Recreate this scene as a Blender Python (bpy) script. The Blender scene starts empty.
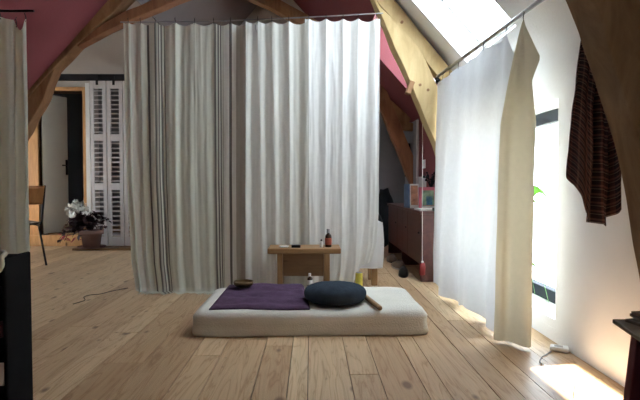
import bpy, bmesh, math, random
from mathutils import Vector, Matrix, noise
random.seed(7)
sc = bpy.context.scene
COL = sc.collection
PI = math.pi

# ------------------------------------------------------------------ camera
F = 500.0
cam_d = bpy.data.cameras.new('camera'); cam_d.sensor_width = 36.0; cam_d.lens = F / 640 * 36
cam_d.clip_start = 0.02
cam = bpy.data.objects.new('camera', cam_d); COL.objects.link(cam)
cam.location = (0, 0, 0.85)
cam.rotation_euler = (math.radians(90 - 1.83), 0, math.radians(-1.03))
sc.camera = cam
# ------------------------------------------------------------------ light
SKY = 13.5
SUN = 62.0
EXPO = 0.15
world = bpy.data.worlds.new('sky'); sc.world = world; world.use_nodes = True
wn = world.node_tree
bg = wn.nodes['Background']; bg.inputs['Color'].default_value = (0.77, 0.89, 1.0, 1); bg.inputs['Strength'].default_value = SKY
sun_d = bpy.data.lights.new('sun', 'SUN'); sun_d.energy = SUN; sun_d.angle = math.radians(0.6); sun_d.color = (1, 0.975, 0.93)
sun = bpy.data.objects.new('sun', sun_d); COL.objects.link(sun)
SUN_DIR = Vector((1.0, 0.40, -1.17)).normalized()
sun.rotation_euler = SUN_DIR.to_track_quat('-Z', 'Y').to_euler()
sun.location = (-6, -2, 8)
def portal(*a): pass
def portal_off(loc, direction, sx, sy):
    d = bpy.data.lights.new('portal', 'AREA'); d.shape = 'RECTANGLE'; d.size = sx; d.size_y = sy
    d.cycles.is_portal = True
    o = bpy.data.objects.new('portal', d); COL.objects.link(o)
    o.location = loc; o.rotation_euler = Vector(direction).to_track_quat('-Z', 'Y').to_euler()
sc.view_settings.view_transform = 'Standard'
sc.view_settings.look = 'None'
sc.view_settings.exposure = EXPO
sc.view_settings.gamma = 1.0
sc.view_settings.use_curve_mapping = False

# ------------------------------------------------------------------ materials
def newmat(name):
    m = bpy.data.materials.new(name); m.use_nodes = True
    nt = m.node_tree
    return m, nt, nt.nodes['Principled BSDF'], nt.nodes['Material Output']
def N(nt, t, **kw):
    n = nt.nodes.new(t)
    for k, v in kw.items():
        if k in n.inputs: n.inputs[k].default_value = v
        else: setattr(n, k, v)
    return n
def L(nt, a, ao, b, bi): nt.links.new(a.outputs[ao], b.inputs[bi])
def ramp(nt, stops, interp='LINEAR'):
    r = nt.nodes.new('ShaderNodeValToRGB'); cr = r.color_ramp; cr.interpolation = interp
    while len(cr.elements) < len(stops): cr.elements.new(0.5)
    for e, (p, c) in zip(cr.elements, stops):
        e.position = p; e.color = (c[0], c[1], c[2], 1)
    return r
def c4(c): return (c[0], c[1], c[2], 1)
def simple(name, col, rough=0.6, var=0.12, scale=12, bump=0.0, metal=0.0, bscale=60, spec=0.3, stretch=(1,1,1)):
    m, nt, b, out = newmat(name)
    tc = N(nt, 'ShaderNodeTexCoord'); mp = N(nt, 'ShaderNodeMapping'); mp.inputs['Scale'].default_value = stretch
    L(nt, tc, 'Object', mp, 'Vector')
    n = N(nt, 'ShaderNodeTexNoise', Scale=scale, Detail=5.0)
    L(nt, mp, 'Vector', n, 'Vector')
    r = ramp(nt, [(0.3, [x * (1 - var) for x in col]), (0.7, [min(1, x * (1 + var)) for x in col])])
    L(nt, n, 'Fac', r, 'Fac'); L(nt, r, 'Color', b, 'Base Color')
    b.inputs['Roughness'].default_value = rough; b.inputs['Metallic'].default_value = metal
    b.inputs['Specular IOR Level'].default_value = spec
    if bump:
        n2 = N(nt, 'ShaderNodeTexNoise', Scale=bscale, Detail=4.0); L(nt, mp, 'Vector', n2, 'Vector')
        bp = N(nt, 'ShaderNodeBump', Strength=bump, Distance=0.01); L(nt, n2, 'Fac', bp, 'Height'); L(nt, bp, 'Normal', b, 'Normal')
    return m
def woodmat(name, light, dark, axis=(1, 12, 12), scale=2.0, rough=0.55, bump=0.15, knots=True):
    m, nt, b, out = newmat(name)
    tc = N(nt, 'ShaderNodeTexCoord'); mp = N(nt, 'ShaderNodeMapping'); mp.inputs['Scale'].default_value = axis
    L(nt, tc, 'Object', mp, 'Vector')
    n = N(nt, 'ShaderNodeTexNoise', Scale=scale, Detail=8.0, Roughness=0.65, Distortion=0.6); L(nt, mp, 'Vector', n, 'Vector')
    r = ramp(nt, [(0.3, dark), (0.5, [(a + c) / 2 for a, c in zip(light, dark)]), (0.68, light)]); L(nt, n, 'Fac', r, 'Fac')
    last = r
    if knots:
        v = N(nt, 'ShaderNodeTexVoronoi', Scale=4.0); mp2 = N(nt, 'ShaderNodeMapping'); mp2.inputs['Scale'].default_value = [0.5 + 0.06 * a for a in axis]
        L(nt, tc, 'Object', mp2, 'Vector'); L(nt, mp2, 'Vector', v, 'Vector')
        kr = ramp(nt, [(0.05, (1, 1, 1)), (0.11, (0, 0, 0))]); L(nt, v, 'Distance', kr, 'Fac')
        mx = N(nt, 'ShaderNodeMixRGB'); mx.inputs['Color2'].default_value = c4([d * 0.35 for d in dark])
        L(nt, kr, 'Color', mx, 'Fac'); L(nt, r, 'Color', mx, 'Color1'); last = mx
    L(nt, last, 'Color', b, 'Base Color')
    b.inputs['Roughness'].default_value = rough; b.inputs['Specular IOR Level'].default_value = 0.25
    bp = N(nt, 'ShaderNodeBump', Strength=bump, Distance=0.01); L(nt, n, 'Fac', bp, 'Height'); L(nt, bp, 'Normal', b, 'Normal')
    return m
def clothmat(name, col, transl=0.3, tcol=None, stops=None, rough=0.9, weave=900, dash=None):
    """woven cloth, light comes partly through it; stops = colour bands along UV.x"""
    m, nt, b, out = newmat(name)
    tc = N(nt, 'ShaderNodeTexCoord')
    n = N(nt, 'ShaderNodeTexNoise', Scale=30.0, Detail=6.0); L(nt, tc, 'Object', n, 'Vector')
    if stops:
        sx = N(nt, 'ShaderNodeSeparateXYZ'); L(nt, tc, 'UV', sx, 'Vector')
        base = ramp(nt, stops, 'CONSTANT'); L(nt, sx, 'X', base, 'Fac')
        src = base
    else:
        rgb = N(nt, 'ShaderNodeRGB'); rgb.outputs[0].default_value = c4(col); src = rgb
    hv = N(nt, 'ShaderNodeHueSaturation'); L(nt, src, 'Color', hv, 'Color')
    mr = N(nt, 'ShaderNodeMapRange'); mr.inputs[3].default_value = 0.93; mr.inputs[4].default_value = 1.05
    L(nt, n, 'Fac', mr, 'Value'); L(nt, mr, 'Result', hv, 'Value')
    L(nt, hv, 'Color', b, 'Base Color'); b.inputs['Roughness'].default_value = rough
    b.inputs['Specular IOR Level'].default_value = 0.05
    w = N(nt, 'ShaderNodeTexNoise', Scale=weave / 6, Detail=3.0); L(nt, tc, 'Object', w, 'Vector')
    bp = N(nt, 'ShaderNodeBump', Strength=0.12, Distance=0.003); L(nt, w, 'Fac', bp, 'Height'); L(nt, bp, 'Normal', b, 'Normal')
    if transl > 0:
        t = N(nt, 'ShaderNodeBsdfTranslucent'); 
        if tcol: t.inputs['Color'].default_value = c4(tcol)
        else: L(nt, hv, 'Color', t, 'Color')
        mx = N(nt, 'ShaderNodeMixShader'); mx.inputs['Fac'].default_value = transl
        L(nt, b, 'BSDF', mx, 1); L(nt, t, 'BSDF', mx, 2); L(nt, mx, 'Shader', out, 'Surface')
    return m
def glassmat(name='window_glass'):
    m, nt, b, out = newmat(name)
    tr = N(nt, 'ShaderNodeBsdfTransparent'); gl = N(nt, 'ShaderNodeBsdfGlossy', Roughness=0.02)
    mx = N(nt, 'ShaderNodeMixShader'); mx.inputs['Fac'].default_value = 0.04
    L(nt, tr, 'BSDF', mx, 1); L(nt, gl, 'BSDF', mx, 2); L(nt, mx, 'Shader', out, 'Surface')
    return m
def floormat():
    m, nt, b, out = newmat('pine_boards')
    tc = N(nt, 'ShaderNodeTexCoord'); at = N(nt, 'ShaderNodeAttribute', attribute_name='board')
    off = N(nt, 'ShaderNodeVectorMath', operation='SCALE'); off.inputs[0].default_value = (13.7, 41.3, 7.7); L(nt, at, 'Fac', off, 'Scale')
    add = N(nt, 'ShaderNodeVectorMath', operation='ADD'); L(nt, tc, 'Object', add, 0); L(nt, off, 'Vector', add, 1)
    mp = N(nt, 'ShaderNodeMapping'); mp.inputs['Scale'].default_value = (9, 0.8, 1); L(nt, add, 'Vector', mp, 'Vector')
    # broad cathedral grain
    w = N(nt, 'ShaderNodeTexNoise', Scale=1.6, Detail=3.0, Distortion=0.8); L(nt, mp, 'Vector', w, 'Vector')
    mul = N(nt, 'ShaderNodeMath', operation='MULTIPLY'); mul.inputs[1].default_value = 6.0; L(nt, w, 'Fac', mul, 0)
    frac = N(nt, 'ShaderNodeMath', operation='PINGPONG'); frac.inputs[1].default_value = 0.5; L(nt, mul, 0, frac, 0)
    gr = ramp(nt, [(0.0, (0.46, 0.30, 0.165)), (0.1, (0.56, 0.395, 0.23)), (0.4, (0.64, 0.475, 0.295)), (1.0, (0.66, 0.50, 0.315))]); 
    dbl = N(nt, 'ShaderNodeMath', operation='MULTIPLY'); dbl.inputs[1].default_value = 2.0; L(nt, frac, 0, dbl, 0); L(nt, dbl, 0, gr, 'Fac')
    # fine fibres
    mp3 = N(nt, 'ShaderNodeMapping'); mp3.inputs['Scale'].default_value = (90, 2.5, 1); L(nt, add, 'Vector', mp3, 'Vector')
    fi = N(nt, 'ShaderNodeTexNoise', Scale=1.5, Detail=4.0); L(nt, mp3, 'Vector', fi, 'Vector')
    fr = ramp(nt, [(0.3, (0.9, 0.89, 0.88)), (0.7, (1.05, 1.04, 1.03))]); L(nt, fi, 'Fac', fr, 'Fac')
    m1 = N(nt, 'ShaderNodeMixRGB', blend_type='MULTIPLY'); m1.inputs['Fac'].default_value = 1.0
    L(nt, gr, 'Color', m1, 'Color1'); L(nt, fr, 'Color', m1, 'Color2')
    # board to board tone
    br = ramp(nt, [(0.0, (0.66, 0.57, 0.50)), (0.35, (0.88, 0.81, 0.75)), (0.7, (1.0, 0.98, 0.96)), (1.0, (1.13, 1.14, 1.13))])
    wn_ = N(nt, 'ShaderNodeTexWhiteNoise', noise_dimensions='1D'); L(nt, at, 'Fac', wn_, 'W'); L(nt, wn_, 'Value', br, 'Fac')
    m2 = N(nt, 'ShaderNodeMixRGB', blend_type='MULTIPLY'); m2.inputs['Fac'].default_value = 1.0
    L(nt, m1, 'Color', m2, 'Color1'); L(nt, br, 'Color', m2, 'Color2')
    # knots
    mp2 = N(nt, 'ShaderNodeMapping'); mp2.inputs['Scale'].default_value = (4.5, 2.2, 1); L(nt, add, 'Vector', mp2, 'Vector')
    vo = N(nt, 'ShaderNodeTexVoronoi', Scale=1.0, voronoi_dimensions='2D'); L(nt, mp2, 'Vector', vo, 'Vector')
    sz = N(nt, 'ShaderNodeSeparateColor'); L(nt, vo, 'Color', sz, 'Color')
    gt = N(nt, 'ShaderNodeMath', operation='MULTIPLY'); gt.inputs[1].default_value = 0.115; 
    pw = N(nt, 'ShaderNodeMath', operation='POWER'); pw.inputs[1].default_value = 2.4; L(nt, sz, 0, pw, 0); L(nt, pw, 0, gt, 0)
    sub = N(nt, 'ShaderNodeMath', operation='SUBTRACT'); L(nt, gt, 0, sub, 0); L(nt, vo, 'Distance', sub, 1)
    kr = N(nt, 'ShaderNodeMapRange'); kr.inputs[1].default_value = -0.03; kr.inputs[2].default_value = 0.03; kr.inputs[3].default_value = 0; kr.inputs[4].default_value = 0.85
    L(nt, sub, 0, kr, 'Value')
    m3 = N(nt, 'ShaderNodeMixRGB'); m3.inputs['Color2'].default_value = (0.16, 0.085, 0.045, 1)
    L(nt, kr, 'Result', m3, 'Fac'); L(nt, m2, 'Color', m3, 'Color1'); L(nt, m3, 'Color', b, 'Base Color')
    b.inputs['Roughness'].default_value = 0.42; b.inputs['Specular IOR Level'].default_value = 0.35
    bp = N(nt, 'ShaderNodeBump', Strength=0.06, Distance=0.004); L(nt, fi, 'Fac', bp, 'Height'); L(nt, bp, 'Normal', b, 'Normal')
    return m
def plaidmat():
    m, nt, b, out = newmat('plaid_scarf_wool')
    tc = N(nt, 'ShaderNodeTexCoord'); sx = N(nt, 'ShaderNodeSeparateXYZ'); L(nt, tc, 'UV', sx, 'Vector')
    def band(axis, freq, stops):
        mu = N(nt, 'ShaderNodeMath', operation='MULTIPLY'); mu.inputs[1].default_value = freq; L(nt, sx, axis, mu, 0)
        fr = N(nt, 'ShaderNodeMath', operation='FRACT'); L(nt, mu, 0, fr, 0)
        r = ramp(nt, stops, 'CONSTANT'); L(nt, fr, 0, r, 'Fac'); return r
    a = band('X', 7, [(0, (0.055, 0.03, 0.03)), (0.35, (0.22, 0.085, 0.06)), (0.55, (0.05, 0.03, 0.035)), (0.8, (0.26, 0.15, 0.11)), (0.88, (0.06, 0.03, 0.03))])
    c = band('Y', 23, [(0, (0.07, 0.04, 0.045)), (0.4, (0.36, 0.19, 0.15)), (0.62, (0.10, 0.055, 0.055)), (0.85, (0.54, 0.43, 0.35)), (0.93, (0.06, 0.04, 0.04))])
    mx = N(nt, 'ShaderNodeMixRGB'); mx.inputs['Fac'].default_value = 0.5; L(nt, a, 'Color', mx, 'Color1'); L(nt, c, 'Color', mx, 'Color2')
    L(nt, mx, 'Color', b, 'Base Color'); b.inputs['Roughness'].default_value = 0.95
    t = N(nt, 'ShaderNodeBsdfTranslucent'); L(nt, mx, 'Color', t, 'Color'); ms = N(nt, 'ShaderNodeMixShader'); ms.inputs['Fac'].default_value = 0.3
    L(nt, b, 'BSDF', ms, 1); L(nt, t, 'BSDF', ms, 2); L(nt, ms, 'Shader', out, 'Surface')
    return m

M = {}
M['floor'] = floormat()
M['subfloor'] = simple('board_gap', (0.03, 0.02, 0.015), 0.9)
M['white'] = simple('white_plaster', (0.80, 0.80, 0.79), 0.85, 0.03, 4, 0.15)
M['beige'] = simple('beige_plaster', (0.52, 0.475, 0.43), 0.85, 0.05, 3, 0.15)
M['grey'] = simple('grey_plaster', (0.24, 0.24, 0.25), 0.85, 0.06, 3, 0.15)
M['mauve'] = simple('shaded_mauve_plaster', (0.20, 0.175, 0.175), 0.85, 0.05, 3, 0.1)  # dimness of the unlit far slope is put into this dark colour
M['maroon'] = simple('maroon_paint', (0.19, 0.047, 0.054), 0.7, 0.06, 3, 0.12)
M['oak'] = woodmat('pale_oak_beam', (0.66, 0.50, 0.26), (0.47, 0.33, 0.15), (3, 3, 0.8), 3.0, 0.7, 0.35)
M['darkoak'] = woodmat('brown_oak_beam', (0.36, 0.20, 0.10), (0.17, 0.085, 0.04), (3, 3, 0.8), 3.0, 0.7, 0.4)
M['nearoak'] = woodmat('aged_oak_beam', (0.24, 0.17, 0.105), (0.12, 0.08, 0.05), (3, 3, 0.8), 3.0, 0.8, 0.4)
M['redoak'] = woodmat('reddish_beam', (0.36, 0.17, 0.09), (0.2, 0.09, 0.05), (3, 3, 0.8), 3.0, 0.7, 0.3)
M['pine'] = woodmat('warm_pine', (0.42, 0.255, 0.125), (0.29, 0.165, 0.075), (2, 14, 14), 2.5, 0.5, 0.1)
M['pine_v'] = woodmat('warm_pine_upright', (0.42, 0.255, 0.125), (0.28, 0.16, 0.07), (14, 14, 2), 2.5, 0.5, 0.1)
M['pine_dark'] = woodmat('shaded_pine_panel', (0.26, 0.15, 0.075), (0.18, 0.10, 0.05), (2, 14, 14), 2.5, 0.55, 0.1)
M['trimwood'] = woodmat('orange_pine_trim', (0.62, 0.36, 0.16), (0.45, 0.24, 0.1), (14, 14, 2), 2.5, 0.5, 0.08)
M['mahog'] = woodmat('dark_mahogany', (0.11, 0.038, 0.03), (0.065, 0.024, 0.02), (8, 1.2, 8), 2.5, 0.4, 0.05, False)
M['blackpaint'] = simple('black_paint', (0.008, 0.008, 0.009), 0.9, 0.2, spec=0.08)
M['blackmetal'] = simple('dark_metal', (0.03, 0.03, 0.035), 0.45, 0.1, metal=0.6)
M['steel'] = simple('grey_steel', (0.35, 0.35, 0.36), 0.35, 0.05, metal=0.9)
M['frame'] = simple('charcoal_frame', (0.022, 0.027, 0.035), 0.6, 0.1, spec=0.15)
M['glass'] = glassmat()
M['doorwhite'] = simple('door_paint', (0.75, 0.76, 0.70), 0.6, 0.04, 3)
M['shutter'] = simple('shutter_paint', (0.60, 0.57, 0.57), 0.65, 0.05, 5, 0.05)
M['mattress'] = simple('cream_cotton', (0.76, 0.74, 0.66), 0.95, 0.04, 8, 0.3, bscale=120)
M['purple'] = simple('purple_wool', (0.105, 0.062, 0.11), 0.95, 0.2, 20, 0.4, bscale=150, spec=0.1)
M['navy'] = simple('navy_cotton', (0.036, 0.05, 0.068), 0.95, 0.15, 20, 0.3, bscale=200, spec=0.1)
M['brass'] = simple('aged_brass', (0.16, 0.115, 0.06), 0.4, 0.25, 20, metal=0.8)
M['tin'] = simple('yellow_tin', (0.66, 0.53, 0.08), 0.4, 0.15, 30)
M['brownglass'] = simple('brown_bottle_glass', (0.035, 0.018, 0.01), 0.15, 0.1, spec=0.5)
M['redlabel'] = simple('red_paper_label', (0.36, 0.08, 0.045), 0.7, 0.1, 50)
M['whitelabel'] = simple('white_paper_label', (0.75, 0.74, 0.72), 0.7, 0.05, 50)
M['blackcap'] = simple('black_plastic', (0.015, 0.015, 0.015), 0.35, 0.1)
M['whiteplastic'] = simple('white_plastic', (0.82, 0.82, 0.82), 0.4, 0.02)
M['terracotta'] = simple('terracotta', (0.19, 0.115, 0.10), 0.85, 0.15, 12, 0.2)
M['leafdark'] = simple('dark_red_leaf', (0.055, 0.03, 0.035), 0.5, 0.5, 40)
M['leafred'] = simple('crimson_leaf', (0.45, 0.045, 0.09), 0.5, 0.3, 30)
M['petal'] = simple('white_petal', (0.82, 0.84, 0.82), 0.6, 0.04, 30)
M['leafgreen'] = simple('green_strap_leaf', (0.12, 0.36, 0.03), 0.45, 0.25, 20)
M['shrub'] = simple('garden_leaf', (0.16, 0.32, 0.07), 0.6, 0.4, 6)
M['maroonpaint'] = simple('plum_paint', (0.13, 0.03, 0.04), 0.5, 0.1)
M['topwood'] = woodmat('dark_table_top', (0.16, 0.11, 0.085), (0.08, 0.055, 0.04), (2, 10, 10), 2.5, 0.5, 0.1, False)
M['blacklabel'] = simple('black_cord', (0.07, 0.05, 0.04), 0.6)
M['cream_cord'] = simple('cream_cord', (0.55, 0.53, 0.44), 0.9, 0.1)
M['greycord'] = simple('grey_cord', (0.3, 0.29, 0.28), 0.6)
M['redplastic'] = simple('red_paint', (0.22, 0.03, 0.03), 0.5, 0.1)
M['facade'] = simple('garden_wall_plaster', (0.72, 0.68, 0.60), 0.9, 0.12, 1.2)
M['grass'] = simple('garden_gravel', (0.42, 0.42, 0.38), 0.9, 0.3, 3)
M['paper_blue'] = simple('blue_cover', (0.10, 0.17, 0.30), 0.6, 0.2, 15)
M['paper_orange'] = simple('orange_photo_card', (0.55, 0.27, 0.17), 0.6, 0.4, 18)
M['paper_pink'] = simple('pink_card', (0.62, 0.16, 0.22), 0.6, 0.1, 15)
M['paper_green'] = simple('green_print', (0.30, 0.42, 0.28), 0.6, 0.5, 16)
M['paper_teal'] = simple('blue_print', (0.06, 0.22, 0.42), 0.6, 0.2, 16)
M['paper_white'] = simple('white_paper', (0.75, 0.73, 0.70), 0.8, 0.03)
M['carton'] = simple('grey_box', (0.50, 0.47, 0.46), 0.8, 0.06)
M['blackcloth'] = simple('black_cloth', (0.012, 0.012, 0.015), 0.95, 0.2)
M['chairwood'] = woodmat('varnished_ply', (0.42, 0.20, 0.07), (0.30, 0.13, 0.045), (14, 14, 2), 2.0, 0.4, 0.05, False)
M['whitecloth'] = clothmat('white_cotton_cloth', (0.80, 0.80, 0.80), 0.25)
LIN = (0.68, 0.70, 0.61); DK = (0.17, 0.165, 0.15); TP = (0.44, 0.42, 0.355); WH = (0.78, 0.79, 0.74)
def lin_stops():
    px = [(124, LIN), (131, (0.58,.55,.48)), (137, LIN), (146.6, DK), (149, LIN), (154.6, DK), (156.8, TP), (158, DK), (159, LIN), (160.4, DK), (161.6, LIN), (163, DK), (164.2, LIN),  # dark lines are woven; the brownish band by the left edge is painted fold shade
          (213.4, TP), (214.5, DK), (216, LIN), (217.2, DK), (218.6, LIN), (219.8, DK), (221.2, LIN), (222.2, TP), (223.2, WH), (229.6, DK), (232, WH), (236.2, TP), (240, (0.43, .385, .325)), (246, LIN)]  # wide taupe bands before the right edge are fold shade painted in
    return [((p - 124) / 126.0, c) for p, c in px]
M['linen'] = clothmat('striped_linen', LIN, 0.22, stops=lin_stops())
M['creamcurtain'] = clothmat('cream_curtain_cotton', (0.74, 0.74, 0.68), 0.25)
M['whitecurtain'] = clothmat('white_curtain_cotton', (0.80, 0.80, 0.77), 0.28)
M['sheer'] = clothmat('white_sheet_cotton', (0.77, 0.79, 0.82), 0.18)
M['beigecurtain'] = clothmat('ecru_linen', (0.60, 0.54, 0.40), 0.18)
M['leftcurtain'] = clothmat('left_linen', (0.80, 0.84, 0.75), 0.35)
M['plaid'] = plaidmat()

# ------------------------------------------------------------------ builders
def wloc(o):
    v = Vector((0, 0, 0))
    while o is not None:
        v += o.location; o = o.parent
    return v
def obj(name, bm, mat, parent=None, smooth=False, bevel=0, origin=None, subsurf=0):
    me = bpy.data.meshes.new(name)
    if origin is None and parent is None and len(bm.verts):
        xs = [v.co for v in bm.verts]
        origin = Vector(((min(c.x for c in xs) + max(c.x for c in xs)) / 2, (min(c.y for c in xs) + max(c.y for c in xs)) / 2, min(c.z for c in xs)))
    base = wloc(parent) if parent else Vector(origin)
    bmesh.ops.translate(bm, verts=bm.verts, vec=-base)
    bmesh.ops.recalc_face_normals(bm, faces=bm.faces)
    bm.to_mesh(me); bm.free()
    for m in (mat if isinstance(mat, (list, tuple)) else [mat]): me.materials.append(m)
    if smooth:
        for p in me.polygons: p.use_smooth = True
    o = bpy.data.objects.new(name, me); COL.objects.link(o)
    if parent: o.parent = parent
    else: o.location = base
    if bevel:
        b = o.modifiers.new('bevel', 'BEVEL'); b.width = bevel; b.segments = 2; b.limit_method = 'ANGLE'; b.angle_limit = math.radians(40)
    if subsurf:
        s = o.modifiers.new('sub', 'SUBSURF'); s.levels = subsurf; s.render_levels = subsurf
    return o
def thing(name, label, cat, loc, group=None):
    o = bpy.data.objects.new(name, None); COL.objects.link(o); o.location = loc; o.empty_display_size = 0.1
    return tag(o, label, cat, group)
def tag(o, label, cat, group=None):
    o['label'] = label; o['category'] = cat
    if group: o['group'] = group
    return o
def struct(name, bm, mat, parent=None, **kw):
    o = obj(name, bm, mat, parent, origin=None if parent else (0, 0, 0), **kw)
    if not parent: o['kind'] = 'structure'
    return o
def B(): return bmesh.new()
def box(bm, x0, x1, y0, y1, z0, z1, rot=None, about=None):
    vs = [bm.verts.new((x, y, z)) for x in (x0, x1) for y in (y0, y1) for z in (z0, z1)]
    for f in ((0, 1, 3, 2), (4, 6, 7, 5), (0, 4, 5, 1), (2, 3, 7, 6), (0, 2, 6, 4), (1, 5, 7, 3)):
        bm.faces.new([vs[i] for i in f])
    if rot is not None: bmesh.ops.rotate(bm, verts=vs, cent=about if about is not None else ((x0 + x1) / 2, (y0 + y1) / 2, z0), matrix=rot)
    return vs
def hexa(bm, pts):
    vs = [bm.verts.new(p) for p in pts]
    for f in ((0, 1, 2, 3), (7, 6, 5, 4), (0, 4, 5, 1), (1, 5, 6, 2), (2, 6, 7, 3), (3, 7, 4, 0)):
        bm.faces.new([vs[i] for i in f])
    return vs
def tube(bm, pts, r, n=8, caps=True):
    pts = [Vector(p) for p in pts]; rings = []
    rr = r if isinstance(r, (list, tuple)) else [r] * len(pts)
    up = Vector((0.123, 0.31, 0.94)).normalized()
    for i, p in enumerate(pts):
        t = (pts[min(i + 1, len(pts) - 1)] - pts[max(i - 1, 0)]).normalized()
        a = t.cross(up)
        if a.length < 0.05: a = t.cross(Vector((1, 0, 0)))
        a.normalize(); b = t.cross(a)
        rings.append([bm.verts.new(p + (a * math.cos(2 * PI * k / n) + b * math.sin(2 * PI * k / n)) * rr[i]) for k in range(n)])
    for i in range(len(rings) - 1):
        for k in range(n): bm.faces.new((rings[i][k], rings[i][(k + 1) % n], rings[i + 1][(k + 1) % n], rings[i + 1][k]))
    if caps:
        bm.faces.new(rings[0][::-1]); bm.faces.new(rings[-1])
def spline(pts, n=8):
    P = [Vector(p) for p in pts]; out = []
    for i in range(len(P) - 1):
        p0, p1, p2, p3 = P[max(i - 1, 0)], P[i], P[i + 1], P[min(i + 2, len(P) - 1)]
        for k in range(n):
            t = k / n
            out.append(0.5 * ((2 * p1) + (p2 - p0) * t + (2 * p0 - 5 * p1 + 4 * p2 - p3) * t * t + (3 * p1 - p0 - 3 * p2 + p3) * t ** 3))
    out.append(P[-1]); return out
def lathe(bm, prof, c, n=24, squash=(1, 1)):
    rings = []
    for r, z in prof:
        if r < 1e-5: rings.append([bm.verts.new((c[0], c[1], c[2] + z))])
        else: rings.append([bm.verts.new((c[0] + r * math.cos(2 * PI * k / n) * squash[0], c[1] + r * math.sin(2 * PI * k / n) * squash[1], c[2] + z)) for k in range(n)])
    for a, b in zip(rings, rings[1:]):
        if len(a) == 1 and len(b) == 1: continue
        for k in range(n):
            if len(a) == 1: bm.faces.new((a[0], b[(k + 1) % n], b[k]))
            elif len(b) == 1: bm.faces.new((a[k], a[(k + 1) % n], b[0]))
            else: bm.faces.new((a[k], a[(k + 1) % n], b[(k + 1) % n], b[k]))
    if len(rings[0]) > 1: bm.faces.new(rings[0][::-1])
    if len(rings[-1]) > 1: bm.faces.new(rings[-1])
def grid(bm, nu, nv, f, uvf=None):
    uvl = bm.loops.layers.uv.verify()
    V = [[bm.verts.new(f(i / nu, j / nv)) for j in range(nv + 1)] for i in range(nu + 1)]
    for i in range(nu):
        for j in range(nv):
            fc = bm.faces.new((V[i][j], V[i + 1][j], V[i + 1][j + 1], V[i][j + 1]))
            for lp, (a, b) in zip(fc.loops, ((i, j), (i + 1, j), (i + 1, j + 1), (i, j + 1))):
                lp[uvl].uv = (a / nu, b / nv) if uvf is None else uvf(a / nu, b / nv)
    return V
CR = cam.rotation_euler.to_matrix()
def at(px, py, y):
    """world point on the plane Y=y that is seen at photo pixel (px, py)"""
    d = CR @ Vector(((px - 320) / F, -(py - 200) / F, -1.0))
    return Vector(cam.location) + d * (y / d.y)
def floor_px(px, py, z=.004):
    d = CR @ Vector(((px - 320) / F, -(py - 200) / F, -1.0)); t = (z - .85) / d.z; return Vector(cam.location) + d * t
def lerp(a, b, t): return a + (b - a) * t
def interp(tab, x):
    if x <= tab[0][0]: return tab[0][1]
    for (a, b), (c, d) in zip(tab, tab[1:]):
        if x <= c: return lerp(b, d, (x - a) / (c - a))
    return tab[-1][1]

# ------------------------------------------------------------------ setting
XR = 1.31; Z0 = 1.65; SL = 1.11; RX = -0.45; RZ = Z0 + (XR - RX) * SL; XL = -2.75
YN = -1.6; YT = 4.14; YB = 6.95; XW = -4.7
def roofz(x): return Z0 + (XR - x) * SL if x > RX else RZ - (RX - x) * SL
# floor boards (one mesh)
bm = B(); lay = bm.verts.layers.float.new('board')
bounds = [-0.24, -0.098, -0.014, 0.173, 0.303, 0.474, 0.563, 0.751, 0.85]
x = 0.85
while x < 1.75: x += random.choice((0.13, 0.17, 0.11, 0.19)); bounds.append(x)
x = -0.24
left = []
while x > XW - 0.2: x -= random.choice((0.14, 0.19, 0.11, 0.17, 0.21)); left.append(x)
bounds = left[::-1] + bounds
for a, b in zip(bounds, bounds[1:]):
    y = YN - random.uniform(0, 1.5)
    while y < YB + 1.2:
        y2 = y + random.uniform(1.6, 3.2)
        r = random.random()
        g = 0.0017
        for v in box(bm, a + g, b - g, y + g, min(y2, YB + 1.25) - g, -0.024, random.uniform(-0.0012, 0)): v[lay] = r
        y = y2
box_v = box(bm, XW - 0.2, 1.75, YN, YB + 1.3, -0.06, -0.024)
for v in box_v: v[lay] = 0.1
bm.faces.ensure_lookup_table()
for f in bm.faces[-6:]: f.material_index = 1
struct('floor', bm, [M['floor'], M['subfloor']])

# right knee wall, near bay (white) with the window opening, far bay (maroon)
WY0, WY1, WZ0, WZ1 = 2.64, 3.86, 0.07, 1.305
bm = B()
box(bm, XR, XR + .34, YN, WY0, 0, Z0 + .02); box(bm, XR, XR + .34, WY1, YT + .1, 0, Z0 + .02)
box(bm, XR, XR + .34, WY0, WY1, 0, WZ0); box(bm, XR, XR + .34, WY0, WY1, WZ1, Z0 + .02)
struct('wall_right', bm, M['white'])
bm = B(); box(bm, XR, XR + .34, YT + .1, 6.1, 0, Z0 + .02)
struct('wall_right_far', bm, M['maroon'])
def roof(name, xa, xb, ys, holes, mat, th=0.24):
    """sloped slab between x positions, with holes (x0,x1,y0,y1) cut out"""
    bm = B()
    xs = sorted(set([xa, xb] + [h[i] for h in holes for i in (0, 1)])); yy = sorted(set(list(ys) + [h[i] for h in holes for i in (2, 3)]))
    for x0, x1 in zip(xs, xs[1:]):
        for y0, y1 in zip(yy, yy[1:]):
            cx, cy = (x0 + x1) / 2, (y0 + y1) / 2
            if any(h[0] < cx < h[1] and h[2] < cy < h[3] for h in holes): continue
            sg = 1 if cx > RX else -1
            nx, nz = sg * 0.743 * th, 0.669 * th
            p = [(x0, y0, roofz(x0)), (x1, y0, roofz(x1)), (x1, y1, roofz(x1)), (x0, y1, roofz(x0))]
            hexa(bm, p + [(q[0] + nx, q[1], q[2] + nz) for q in p])
    bmesh.ops.remove_doubles(bm, verts=bm.verts, dist=1e-4)
    return struct(name, bm, mat)
SK1 = (0.42, 1.20, 2.93, 3.84)
SK2 = (0.60, 1.20, 4.40, 5.62)
SK3 = (-1.275, -1.135, 0.62, 1.35)
SK_FILL = (-1.35, -1.10, -0.8, -0.25)  # unseen opening, added so bounced light brightens the right side
roof('ceiling_right', RX + .001, XR + .1, (YN, YT + .1), [SK1], M['white'])
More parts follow.
